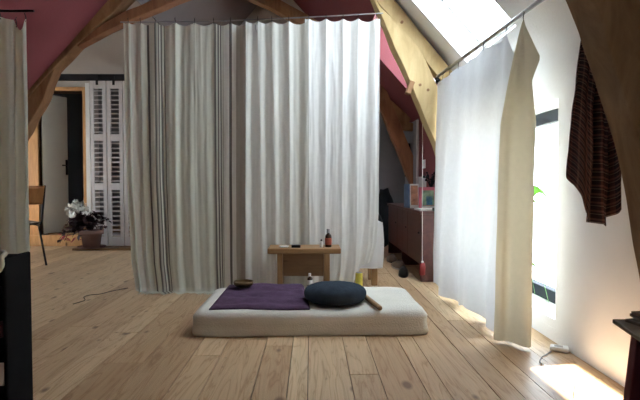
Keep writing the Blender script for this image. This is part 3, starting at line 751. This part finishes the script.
# draped stool behind the white curtain's corner
bx0, bx1 = at(345, 260, 4.16).x, at(377.5, 260, 4.16).x
st = thing('wooden_stool', 'wooden stool under a white cloth at the lower corner of the white curtain', 'stool', ((bx0 + bx1) / 2, 4.3, 0))
bm = B(); box(bm, bx0, bx1, 4.14, 4.46, .505, .53); obj('seat', bm, M['pine'], st, bevel=.004)
for xx in (bx0, bx1 - .05):
    for yy in (4.15, 4.4):
        bm = B(); box(bm, xx, xx + .05, yy, yy + .05, 0.0005, .5045); obj('leg', bm, M['pine_v'], st, bevel=.004)
def drape(u, v):
    # u along x over the top, v from the back over the top down the front
    x = lerp(bx0 - .02, bx1 + .03, u)
    s = v * .85
    if s < .36: y, z = 4.48 - s, .533
    else: y, z = 4.122 - .008 * math.sin(x * 40), .533 - (s - .36) * 1.0
    if u > .9 and s > .3: x += .02 * math.sin((s - .3) * 6)
    z += .003 * noise.noise(Vector((x * 9, s * 9, 0)))
    return Vector((x, y, max(z, .15)))
bm = B(); grid(bm, 30, 50, drape)
o = obj('draped_cloth', bm, M['whitecloth'], smooth=True)
tag(o, 'white cotton cloth draped over the stool beside the curtain corner', 'cloth')

# ------------------------------------------------------------------ sideboard, right back
sx0, sx1, sy0, sy1, sz = .955, 1.295, 4.30, 6.15, .615
sb = thing('sideboard', 'long low dark mahogany sideboard against the maroon wall', 'sideboard', ((sx0 + sx1) / 2, (sy0 + sy1) / 2, 0))
bm = B(); box(bm, sx0 - .015, sx1, sy0 - .015, sy1, sz - .025, sz); obj('top', bm, M['mahog'], sb, bevel=.003)
for ya, yb in ((sy0, sy0 + .028), ((sy0 + sy1) / 2 - .014, (sy0 + sy1) / 2 + .014), (sy1 - .028, sy1)):
    bm = B(); box(bm, sx0, sx1, ya, yb, 0.0005, sz - .0255); obj('side_panel', bm, M['mahog'], sb, bevel=.002)
bm = B(); box(bm, sx1 - .02, sx1 - .005, sy0 + .03, sy1 - .03, .14, sz - .026); obj('back_panel', bm, M['mahog'], sb)
bm = B(); box(bm, sx0 + .02, sx1 - .021, sy0 + .0285, (sy0 + sy1) / 2 - .0145, .14, .16); box(bm, sx0 + .02, sx1 - .021, (sy0 + sy1) / 2 + .0145, sy1 - .0285, .14, .16); obj('bottom_shelf', bm, M['mahog'], sb)
for k in range(3):
    ya = sy0 + .03 + k * (sy1 - sy0 - .06) / 3
    bm = B(); box(bm, sx0 + .001, sx0 + .018, ya + .003, ya + (sy1 - sy0 - .06) / 3 - .003, .145, sz - .03); dr = obj('door', bm, M['mahog'], sb, bevel=.002)
    bm = B(); lathe(bm, [(0, 0), (.008, 0), (.011, .008), (0, .014)], (0, 0, 0), 12); bmesh.ops.rotate(bm, verts=bm.verts, cent=(0, 0, 0), matrix=Matrix.Rotation(-PI / 2, 3, 'Y')); bmesh.ops.translate(bm, verts=bm.verts, vec=(sx0, ya + .06, .42)); obj('knob', bm, M['blackmetal'], dr)
def slab(name, label, cat, c, w, h, d, mat, tilt=0, yaw=0, group=None, face=None, faceinset=.008, fname='picture'):
    """upright card/book/frame: w across, h tall, d thick, standing at c (base)"""
    bm = B(); box(bm, -w / 2, w / 2, -d / 2, d / 2, 0, h)
    rot = Matrix.Rotation(yaw, 3, 'Z') @ Matrix.Rotation(tilt, 3, 'X')
    bmesh.ops.rotate(bm, verts=bm.verts, cent=(0, 0, 0), matrix=rot); low = min(v.co.z for v in bm.verts); bmesh.ops.translate(bm, verts=bm.verts, vec=Vector(c) - Vector((0, 0, low)))
    o = obj(name, bm, mat); tag(o, label, cat, group)
    if face:
        for (x0, x1, z0, z1, m, nm) in face:
            bm = B(); box(bm, x0, x1, -d / 2 - .002, -d / 2, z0, z1); bmesh.ops.rotate(bm, verts=bm.verts, cent=(0, 0, 0), matrix=rot); bmesh.ops.translate(bm, verts=bm.verts, vec=Vector(c) - Vector((0, 0, low))); obj(nm, bm, m, o)
    return o
zs = sz + .0005
y_ = 4.95
p = at(408, 207, y_); slab('book', 'blue book standing upright at the left end of the things on the sideboard', 'book', (p.x, y_, zs), .035, .235, .15, M['paper_blue'], yaw=math.radians(8))
p = at(414.5, 207, 4.85); slab('picture_card', 'orange and white photo card propped upright right of the blue book', 'card', (p.x, 4.85, zs), .085, .235, .008, M['paper_white'], tilt=math.radians(-6), face=[(-.034, .034, .03, .22, M['paper_orange'], 'picture')])
p = at(427.5, 205, 4.62); slab('framed_picture', 'pink framed picture with blue and green print on the sideboard', 'picture', (p.x, 4.62, zs), .16, .205, .014, M['paper_pink'], tilt=math.radians(-7), face=[(-.052, .062, .035, .175, M['paper_green'], 'print'), (-.01, .045, .04, .12, M['paper_teal'], 'blue_patch'), (-.055, .075, .012, .03, M['paper_white'], 'mat')])
bm = B(); p = at(426, 207, 4.47)
box(bm, p.x - .08, p.x + .13, 4.39, 4.56, zs, zs + .014, Matrix.Rotation(.15, 3, 'Z')); tag(obj('papers', bm, M['paper_white'], bevel=.002), 'flat pile of white papers on the near end of the sideboard', 'papers')
bm = B(); box(bm, p.x + .03, p.x + .09, 4.32, 4.37, zs, zs + .03); tag(obj('dark_box', bm, M['blackcap'], bevel=.004), 'small dark box in front of the white papers on the sideboard', 'box')
bm = B(); p = at(421, 184, 5.0); box(bm, p.x - .035, p.x + .05, 4.98, 5.08, zs, p.z + .07); tag(obj('carton', bm, M['carton'], bevel=.003), 'grey carton standing behind the pink picture on the sideboard', 'box')
# black lamp-like figure: dark vase with twigs
p = at(431, 190, 4.82); vl = (p.x, 4.82, zs)
vs_ = thing('dark_vase', 'dark vase with black dried twigs behind the pink picture', 'vase', vl)
bm = B(); lathe(bm, [(0, 0), (.035, 0), (.05, .06), (.045, .13), (.022, .19), (.024, .21), (.018, .21), (0, .2)], vl, 20); obj('body', bm, M['blackcap'], vs_, smooth=True)
bm = B(); rr = random.Random(4)
for k in range(22):
    a = rr.uniform(0, 6.28); e = rr.uniform(.02, .075)
    q = Vector(vl) + Vector((math.cos(a) * e, math.sin(a) * e, rr.uniform(.24, .345)))
    tube(bm, [Vector(vl) + Vector((0, 0, .19)), Vector(vl).lerp(q, .7) + Vector((0, 0, .08)), q], .004, 5)
    s = bmesh.ops.create_icosphere(bm, subdivisions=1, radius=rr.uniform(.009, .017), matrix=Matrix.Translation(q))
obj('twigs', bm, M['blackcloth'], vs_)
# switch on maroon wall
p_y = 5.75; bm = B(); zq = at(425.5, 164, p_y).z; box(bm, XR - .012, XR - .0005, p_y - .05, p_y + .05, zq - .05, zq + .05)
sw = obj('wall_switch', bm, M['whiteplastic'], bevel=.003); tag(sw, 'white switch on the maroon wall above the sideboard', 'switch')
bm = B(); box(bm, XR - .018, XR - .0125, p_y - .03, p_y + .03, zq - .03, zq + .03); obj('rocker', bm, M['paper_white'], sw)
# string with red tag
sy = 4.22; a = at(422.5, 118, sy); b = at(422.3, 262, sy)
pc = thing('pull_cord', 'thin white string with a red tassel hanging in front of the sideboard corner', 'cord', (a.x, sy, b.z - .12))
bm = B(); tube(bm, [a, b], .002, 6); obj('string', bm, M['paper_white'], pc)
bm = B(); lathe(bm, [(0, .0), (.022, -.01), (.027, -.04), (.024, -.11), (0, -.115)], b, 12, (1, .6)); obj('tassel', bm, M['redplastic'], pc, smooth=True)
bm = B(); lathe(bm, [(0, .012), (.010, .008), (.012, 0), (.009, -.01), (0, -.012)], b, 10); obj('bead', bm, M['paper_white'], pc, smooth=True)
# clutter on the floor before the sideboard
def lumpy(name, label, cat, c, sx, sy, sz_, mat, seed):
    bm = B(); bmesh.ops.create_icosphere(bm, subdivisions=3, radius=1)
    for v in bm.verts:
        n_ = 1 + .22 * noise.noise(v.co * 1.7 + Vector((seed, 0, 0))); v.co = Vector((v.co.x * sx * n_, v.co.y * sy * n_, max(v.co.z, -.75) * sz_ * n_))
    low = min(v.co.z for v in bm.verts); bmesh.ops.translate(bm, verts=bm.verts, vec=(c[0], c[1], c[2] - low)); 
    return tag(obj(name, bm, mat, smooth=True), label, cat)
def shoe(label, x, y, yaw, mat, sole):
    t = thing('shoe', label, 'shoe', (x, y, 0), 'shoes in front of the sideboard')
    def place(bm): bmesh.ops.rotate(bm, verts=bm.verts, cent=(0, 0, 0), matrix=Matrix.Rotation(yaw, 3, 'Z')); bmesh.ops.translate(bm, verts=bm.verts, vec=(x, y, 0))
    bm = B(); rings = []
    for k in range(9):
        s = k / 8; w = .034 + .012 * math.sin(s * PI * .9 + .5); hh = interp([(0, .075), (.35, .08), (.55, .055), (.85, .04), (1, .018)], s)
        if k in (0, 8): w *= .6
        rings.append([bm.verts.new((lerp(-.13, .13, s), w * math.cos(q), .016 + hh * max(0, math.sin(q)))) for q in [PI * j / 8 for j in range(9)]])
    for a_, b_ in zip(rings, rings[1:]):
        for j in range(8): bm.faces.new((a_[j], a_[j + 1], b_[j + 1], b_[j]))
        bm.faces.new((a_[8], a_[0], b_[0], b_[8]))
    bm.faces.new(rings[0][::-1]); bm.faces.new(rings[-1]); place(bm); obj('upper', bm, mat, t, smooth=True)
    bm = B(); lathe(bm, [(0, 0), (.048, 0), (.048, .0155), (0, .0155)], (0, 0, 0.0005), 20, (2.75, .95)); place(bm); obj('sole', bm, sole, t)
shoe('brown shoe with pale sole on the floor before the middle of the sideboard', .875, 5.02, math.radians(100), M['topwood'], M['carton'])
shoe('dark shoe nearest the camera on the floor before the sideboard', .86, 4.62, math.radians(80), M['blackcap'], M['blackcap'])
shoe('dark brown shoe farthest back on the floor before the sideboard', .88, 5.45, math.radians(92), M['topwood'], M['blackcap'])
lumpy('dark_bag', 'slumped black bag on the floor left of the sideboard far end', 'bag', (.70, 6.1, 0), .2, .22, .3, M['blackcloth'], 3)
# grey end of the side wall, with a coat on it
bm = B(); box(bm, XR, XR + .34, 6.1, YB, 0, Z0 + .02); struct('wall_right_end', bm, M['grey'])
bm = B(); box(bm, XR - .02, XR - .0005, 6.07, 6.13, 0.001, Z0 - .02); struct('trim_3', bm, M['carton'])
bm = B()
def coat(u, v):
    w = lerp(.05, .12, min(1, v * 2)); a = lerp(-1, 1, u)
    return Vector((XR - .02 - .05 * (1 - a * a) - .008 * math.sin(u * 14) * v, 6.55 + a * w, lerp(1.38, .95, v)))
grid(bm, 20, 20, coat); o = obj('dark_coat', bm, M['blackcloth'], smooth=True); o.modifiers.new('t', 'SOLIDIFY').thickness = .006
tag(o, 'black coat hanging on the far grey wall behind the truss leg', 'coat')
lumpy('dark_bundle', 'tall dark bundle of cloth farthest back beyond the black bag', 'cloth', (1.0, 6.72, 0), .14, .14, .42, M['blackcloth'], 8)

# ------------------------------------------------------------------ left wing things
# sliding louvre shutters and rail
ys = 6.72
xs0, xs1 = at(91.5, 160, ys).x, at(107, 160, ys).x; wS = xs1 - xs0
zb, ztp = at(100, 249, ys).z + .03, at(100, 81, ys).z
for k in range(3):
    x0 = xs0 + k * (wS + .012); x1 = x0 + wS
    lab = ['off-white louvred shutter leaf beside the doorway', 'off-white louvred shutter leaf just left of the striped curtain', 'off-white louvred shutter leaf mostly hidden by the striped curtain'][k]
    s = thing('louvre_shutter', lab, 'shutter', ((x0 + x1) / 2, ys, zb), 'louvred shutters')
    bm = B(); st_ = .045
    box(bm, x0, x0 + st_, ys - .018, ys + .018, zb, ztp); box(bm, x1 - st_, x1, ys - .018, ys + .018, zb, ztp)
    rails = [zb, zb + .66, zb + 1.38, ztp - .08]
    rails = [zb, lerp(zb, ztp, .345), lerp(zb, ztp, .64), ztp - .1]
    hts = [.13, .09, .09, .1]
    for z_, h_ in zip(rails, hts): box(bm, x0 + st_, x1 - st_, ys - .016, ys + .016, z_, z_ + h_)
    obj('shutter_frame', bm, M['shutter'], s, bevel=.003)
    for (za, zc) in ((rails[0] + hts[0], rails[1]), (rails[1] + hts[1], rails[2]), (rails[2] + hts[2], rails[3])):
        bm = B(); n_ = int((zc - za) / .06)
        for i in range(n_):
            z_ = za + (i + .5) * (zc - za) / n_
            box(bm, x0 + st_, x1 - st_, ys - .016, ys + .016, z_ - .004, z_ + .004, Matrix.Rotation(math.radians(20), 3, 'X'), (x0, ys, z_))
        obj('louvre_panel', bm, M['shutter'], s)
    bm = B(); xm = (x0 + x1) / 2; box(bm, xm - .014, xm + .014, ys - .05, ys - .0365, ztp - .06, ztp + .06); obj('hanger', bm, M['blackmetal'], s)
zr = at(80, 77, ys).z
bm = B(); box(bm, at(46, 77, ys).x, at(150, 77, ys).x, ys - .03, ys + .03, ztp + .004, zr + .035)
tag(obj('shutter_rail', bm, M['blackmetal'], bevel=.004), 'long black sliding rail above the doorway and shutters', 'rail')
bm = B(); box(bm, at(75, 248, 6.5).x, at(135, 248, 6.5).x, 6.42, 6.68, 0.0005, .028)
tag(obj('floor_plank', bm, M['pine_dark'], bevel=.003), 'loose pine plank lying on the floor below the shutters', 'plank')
# potted plant
pl = Vector((at(90, 247, 6.45).x, 6.50, .0285))
pt = thing('potted_plant', 'potted plant with white flowers and dark red trailing leaves before the shutters', 'plant', pl)
bm = B(); lathe(bm, [(0, 0), (.10, 0), (.125, .17), (.145, .175), (.148, .23), (.132, .23), (.12, .2), (0, .2)], pl, 28); obj('pot', bm, M['terracotta'], pt, smooth=True)
bm = B(); lathe(bm, [(0, 0), (.16, 0), (.175, .022), (.165, .022), (.15, .008), (0, .008)], pl + Vector((0, 0, -.0003)), 28); obj('saucer', bm, M['terracotta'], pt)
rr = random.Random(12)
def leafcard(bm, c, dirv, ln, w, fold=.25):
    d = Vector(dirv).normalized(); s = d.cross(Vector((rr.uniform(-.3, .3), rr.uniform(-.3, .3), 1))).normalized(); nrm = s.cross(d)
    pts = []
    for t, ww in ((0, .1), (.3, .9), (.6, 1), (.85, .55), (1, .05)):
        m_ = c + d * ln * t - nrm * (.25 * ln * t * t); pts.append((m_ - s * w * ww + nrm * fold * w * ww, m_, m_ + s * w * ww + nrm * fold * w * ww))
    V = [[bm.verts.new(q) for q in r_] for r_ in pts]
    for a_, b_ in zip(V, V[1:]):
        for j in range(2): bm.faces.new((a_[j], a_[j + 1], b_[j + 1], b_[j]))
bd = B(); br_ = B(); bs = B()
top = pl + Vector((0, 0, .2))
for k in range(46):
    a = rr.uniform(0, 6.28); e = rr.uniform(.05, .27); zz = rr.uniform(.0, .22)
    q = top + Vector((math.cos(a) * e - .05, -abs(math.sin(a)) * e * .45 + .02, zz))
    trail = k >= 32
    if trail: q = top + Vector((rr.uniform(-.42, -.10), rr.uniform(-.12, 0), rr.uniform(-.17, .06)))
    mid = top + Vector(((q.x - top.x) * .5, (q.y - top.y) * .6, max(zz, 0) * .7 + .1))
    tube(bs, spline([top, mid, q], 4), .004, 5)
    for j in range(7):
        dv = Vector((rr.uniform(-1, 1), rr.uniform(-1, .4), rr.uniform(-.5, .7)))
        pos = mid.lerp(q, rr.uniform(.1, 1.0)) + dv * .02
        leafcard(br_ if (trail and pos.z < top.z - .03 and rr.random() < .6) else bd, pos, dv, rr.uniform(.05, .085), rr.uniform(.018, .03))
obj('stems', bs, M['leafdark'], pt); obj('foliage', bd, M['leafdark'], pt); obj('red_leaves', br_, M['leafred'], pt)
for (fx_, fy_, r_) in ((72, 210, .085), (81, 206, .07), (87, 211, .06), (76, 204, .055)):
    c = at(fx_, fy_, 6.42); bm = B()
    for k in range(46):
        v = Vector((rr.gauss(0, 1), rr.gauss(0, 1), rr.gauss(0, 1))).normalized()
        leafcard(bm, c + v * r_ * .45, v + Vector((rr.uniform(-.5, .5),) * 3), r_ * .75, r_ * .28)
    fl_ = obj('flower_head', bm, M['petal'], pt)
# school chair
cl = Vector((-3.08, 5.25, 0)); yaw = math.radians(50)
ch = thing('school_chair', 'metal chair with curved wooden backrest half hidden by the left curtain', 'chair', cl)
def chp(v): return Matrix.Rotation(yaw, 3, 'Z') @ Vector(v) + cl
# local: x right, y forward (away from camera), backrest at y = -0.2
def chpart(name, fn, mat, parent=None, **k):
    bm = B(); fn(bm)
    for v in bm.verts: v.co = chp(v.co)
    return obj(name, bm, mat, parent or ch, **k)
chpart('seat', lambda bm: grid(bm, 12, 12, lambda u, v: Vector((lerp(-.19, .19, u), lerp(-.18, .2, v), .435 + .02 * (2 * u - 1) ** 2 - .02 * (v > .9)))), M['blackcap'], smooth=True).modifiers.new('t', 'SOLIDIFY').thickness = .012
chpart('backrest', lambda bm: grid(bm, 16, 6, lambda u, v: Vector((lerp(-.19, .19, u), -.235 - .05 * v - .03 * (1 - (2 * u - 1) ** 2), lerp(.64, .83, v)))), M['chairwood'], smooth=True).modifiers.new('t', 'SOLIDIFY').thickness = .012
for s in (-1, 1):
    chpart('back_frame', lambda bm: tube(bm, spline([(.185 * s, -.28, .835), (.185 * s, -.235, .64), (.18 * s, -.19, .45), (.18 * s, -.1, .42)], 5), .0105, 8), M['blackmetal'], smooth=True)
    chpart('leg', lambda bm: tube(bm, [(.18 * s, -.12, .425), (.2 * s, -.25, .002)], .0105, 8), M['blackmetal'], smooth=True)
    chpart('leg', lambda bm: tube(bm, [(.18 * s, .12, .425), (.2 * s, .22, .002)], .0105, 8), M['blackmetal'], smooth=True)
    chpart('rail', lambda bm: tube(bm, [(.18 * s, -.13, .42), (.18 * s, .16, .42)], .0105, 8), M['blackmetal'], smooth=True)
# cable on the left floor
bm = B(); tube(bm, spline([floor_px(*q) for q in ((128, 288), (112, 291), (100, 294), (90, 295), (84, 297), (85, 300), (80, 302), (73, 304))], 6), .003, 6)
tag(obj('black_cable', bm, M['blacklabel']), 'thin dark cable lying on the boards left of the striped curtain', 'cable')

# ------------------------------------------------------------------ near left: black shelf
bx = at(32, 300, 1.87).x
bk = thing('black_shelf', 'low black shelf unit at the lower left edge of the picture', 'shelf', (bx - .2, 1.78, 0))
ztop = at(20, 251.5, 1.86).z
yf = 1.712
bm = B(); box(bm, bx - .014, bx, yf, 1.87, 0.0005, ztop); obj('side_panel', bm, M['blackpaint'], bk, bevel=.006)
bm = B(); box(bm, bx - .65, bx - .636, yf, 1.87, 0.0005, ztop); obj('side_panel', bm, M['blackpaint'], bk, bevel=.006)
bm = B(); box(bm, bx - .6355, bx - .0145, 1.855, 1.87, 0.02, ztop - .01); obj('back_panel', bm, M['blackpaint'], bk)
for z_ in (.04, .14, .31, .46, ztop - .025):
    bm = B(); box(bm, bx - .6355, bx - .0145, yf - .004, 1.854, z_, z_ + .014); obj('shelf', bm, M['blackpaint'], bk)
slab('leaflet', 'red and white leaflet on the lower board of the black shelf', 'leaflet', (bx - .068, 1.722, .1545), .10, .075, .012, M['whitelabel'], tilt=math.radians(-10), face=[(-.05, .022, .0, .075, M['maroonpaint'], 'red_half')])
slab('book', 'dark red book on the middle board of the black shelf', 'book', (bx - .078, 1.735, .3245), .12, .045, .05, M['maroonpaint'])
bm = B(); c0 = Vector((bx - .004, yf + .01, ztop + .009))
tube(bm, spline([c0 + Vector((-.16, .06, .002)), c0 + Vector((-.06, .04, .003)), c0 + Vector((-.006, .008, .003)), c0 + Vector((.0, -.022, -.008)), c0 + Vector((.002, -.026, -.035)), c0 + Vector((-.012, -.026, -.055)), c0 + Vector((-.03, -.026, -.05))], 8), .008, 8)
tag(obj('cream_rope', bm, M['cream_cord'], smooth=True), 'cream knotted rope looped over the top of the black shelf', 'rope')

# ------------------------------------------------------------------ near right: scarf, small table, device
def scarf(u, v):
    # hangs from a peg on the back of the timber
    px = interp([(0, 571), (.12, 578), (.3, 590), (.55, 604), (.8, 616), (1, 623)], u)
    topx = lerp(585, 612, u)
    zb = interp([(0, .865), (.1, .81), (.18, .74), (.3, .665), (.5, .66), (.62, .65), (.8, .70), (1, .78)], u)
    y = 1.93 + .03 * math.sin(u * 19 + v) * (.35 + .65 * v) + .012 * math.sin(u * 37)
    zt = 1.46 - .02 * u; zb += .035
    k = v ** .55
    x = at(lerp(topx, px, k), 100, 1.93).x
    return Vector((x + .006 * noise.noise(Vector((u * 5, v * 6, 1))), y, lerp(zt, zb, v)))
sr = thing('hanging_scarf', 'brown and red plaid scarf hanging from a peg behind the dark timber', 'scarf', (1.12, 1.93, .65))
bm = B(); grid(bm, 70, 60, scarf); o = obj('cloth', bm, M['plaid'], sr, smooth=True); o.modifiers.new('t', 'SOLIDIFY').thickness = .003
bm = B(); tube(bm, [(1.10, 1.79, 1.44), (1.10, 1.93, 1.455)], .008, 8); tag(obj('coat_peg', bm, M['nearoak']), 'wooden peg on the back of the dark timber carrying the plaid scarf', 'peg')
tt = thing('side_table', 'small dark table with plum leg against the white wall at the lower right', 'table', (1.13, 1.45, 0))
bm = B(); hexa(bm, [(.93, 1.28, .388), (1.285, 1.28, .388), (1.285, 1.63, .388), (1.0, 1.63, .388), (.93, 1.28, .402), (1.285, 1.28, .402), (1.285, 1.63, .402), (1.0, 1.63, .402)]); obj('tabletop', bm, M['topwood'], tt, bevel=.003)
for ya, dx in ((1.48, 0), (1.31, -.04)):
    bm = B(); hexa(bm, [(.945 + dx, ya, .0005), (1.27, ya, .0005), (1.27, ya + .03, .0005), (.945 + dx, ya + .03, .0005), (.985 + dx, ya, .3875), (1.27, ya, .3875), (1.27, ya + .03, .3875), (.985 + dx, ya + .03, .3875)]); obj('leg_panel', bm, M['maroonpaint'], tt, bevel=.003)
for k, (dx, rz, wh) in enumerate(((0, .2, 'lowest'), (.012, -.15, 'middle'), (.02, .1, 'topmost'))):
    bm = B(); box(bm, 1.03 + dx, 1.17 + dx, 1.50, 1.61, .4025 + k * .0115, .4125 + k * .0115, Matrix.Rotation(rz, 3, 'Z'))
    tag(obj('notebook', bm, M['topwood'], bevel=.002), wh + ' of the three dark notebooks on the small plum-legged table', 'notebook', 'notebooks on the small table')

# white device with cable
dp = floor_px(560.5, 350); dv = thing('power_adapter', 'white plug-in device on the floor against the white wall', 'adapter', (dp.x, dp.y, 0))
bm = B(); box(bm, dp.x - .05, dp.x + .038, dp.y - .03, dp.y + .03, .0005, .024, Matrix.Rotation(math.radians(-28), 3, 'Z')); obj('body', bm, M['whiteplastic'], dv, bevel=.008)
bm = B(); box(bm, dp.x - .03, dp.x + .01, dp.y - .012, dp.y + .012, .0242, .0256, Matrix.Rotation(math.radians(-28), 3, 'Z')); obj('display', bm, M['carton'], dv)
bm = B(); tube(bm, spline([floor_px(*q) for q in ((553, 350), (547, 354), (541, 358), (541, 363), (552, 368), (566, 373), (573, 383), (572, 398))], 6), .0025, 6)
tag(obj('grey_cable', bm, M['greycord']), 'thin grey cable curling over the boards from the white device', 'cable')
# plant on the window sill
wp = Vector((1.395, 3.42, WZ0 + .0505))
wpl = thing('window_plant', 'green strap-leaved plant on the window sill behind the ecru curtain', 'plant', wp)
bm = B(); lathe(bm, [(0, 0), (.045, 0), (.06, .11), (.064, .11), (.064, .125), (.055, .125), (.05, .1), (0, .1)], wp, 24); obj('pot', bm, M['terracotta'], wpl, smooth=True)
bm = B()
def strap(pts, w):
    P = spline(pts, 6); V = []
    for i, p in enumerate(P):
        t = i / (len(P) - 1); ww = w * math.sin(PI * min(1, .12 + .88 * (1 - t) ** .7)) if t > .3 else w * (.5 + 1.6 * t)
        tn = (P[min(i + 1, len(P) - 1)] - P[max(i - 1, 0)]).normalized(); s = tn.cross(Vector((0.8, 0, .6))).normalized()
        V.append((bm.verts.new(p - s * ww), bm.verts.new(p + Vector((0, 0, -.15 * ww))), bm.verts.new(p + s * ww)))
    for a_, b_ in zip(V, V[1:]):
        for j in range(2): bm.faces.new((a_[j], a_[j + 1], b_[j + 1], b_[j]))
base = wp + Vector((0, 0, .1))
strap([base, (1.40, 3.33, .55), (1.41, 3.16, .80), (1.42, 3.0, .78), (1.42, 2.90, .66)], .032)
strap([base, (1.39, 3.38, .5), (1.40, 3.3, .72), (1.42, 3.14, .74), (1.42, 3.05, .64)], .020)
strap([base, (1.41, 3.5, .5), (1.42, 3.6, .7), (1.42, 3.7, .68)], .02)
strap([base, (1.40, 3.45, .55), (1.40, 3.5, .85), (1.40, 3.6, 1.0)], .018)
strap([base, (1.41, 3.22, .34), (1.42, 3.06, .30), (1.42, 2.94, .14)], .03)
strap([base, (1.40, 3.3, .30), (1.42, 3.2, .27), (1.42, 3.12, .14)], .022)
obj('leaves', bm, M['leafgreen'], wpl, smooth=True)
# garden shrub outside
def shrub(label, c, r, n, seed):
    q = random.Random(seed); t = thing('garden_shrub', label, 'shrub', c)
    bm = B(); global rr; rr = q
    for k in range(n):
        v = Vector((q.gauss(0, 1), q.gauss(0, 1), q.gauss(0, 1))).normalized() * q.uniform(.5, 1) ** .5
        pos = Vector(c) + Vector((v.x * r[0], v.y * r[1], r[2] + v.z * r[2])); leafcard(bm, pos, v + Vector((q.uniform(-1, 1), q.uniform(-1, 1), q.uniform(-1, 1))), .16, .05)
    obj('foliage', bm, M['shrub'], t)
    bm = B(); tube(bm, [Vector(c), Vector(c) + Vector((0, 0, r[2] * 1.2))], .05, 8); obj('stem', bm, M['darkoak'], t)
shrub('leafy shrub outside the window by the wall edge', (3.9, 6.3, -2.5), (.55, .5, 1.75), 900, 2)
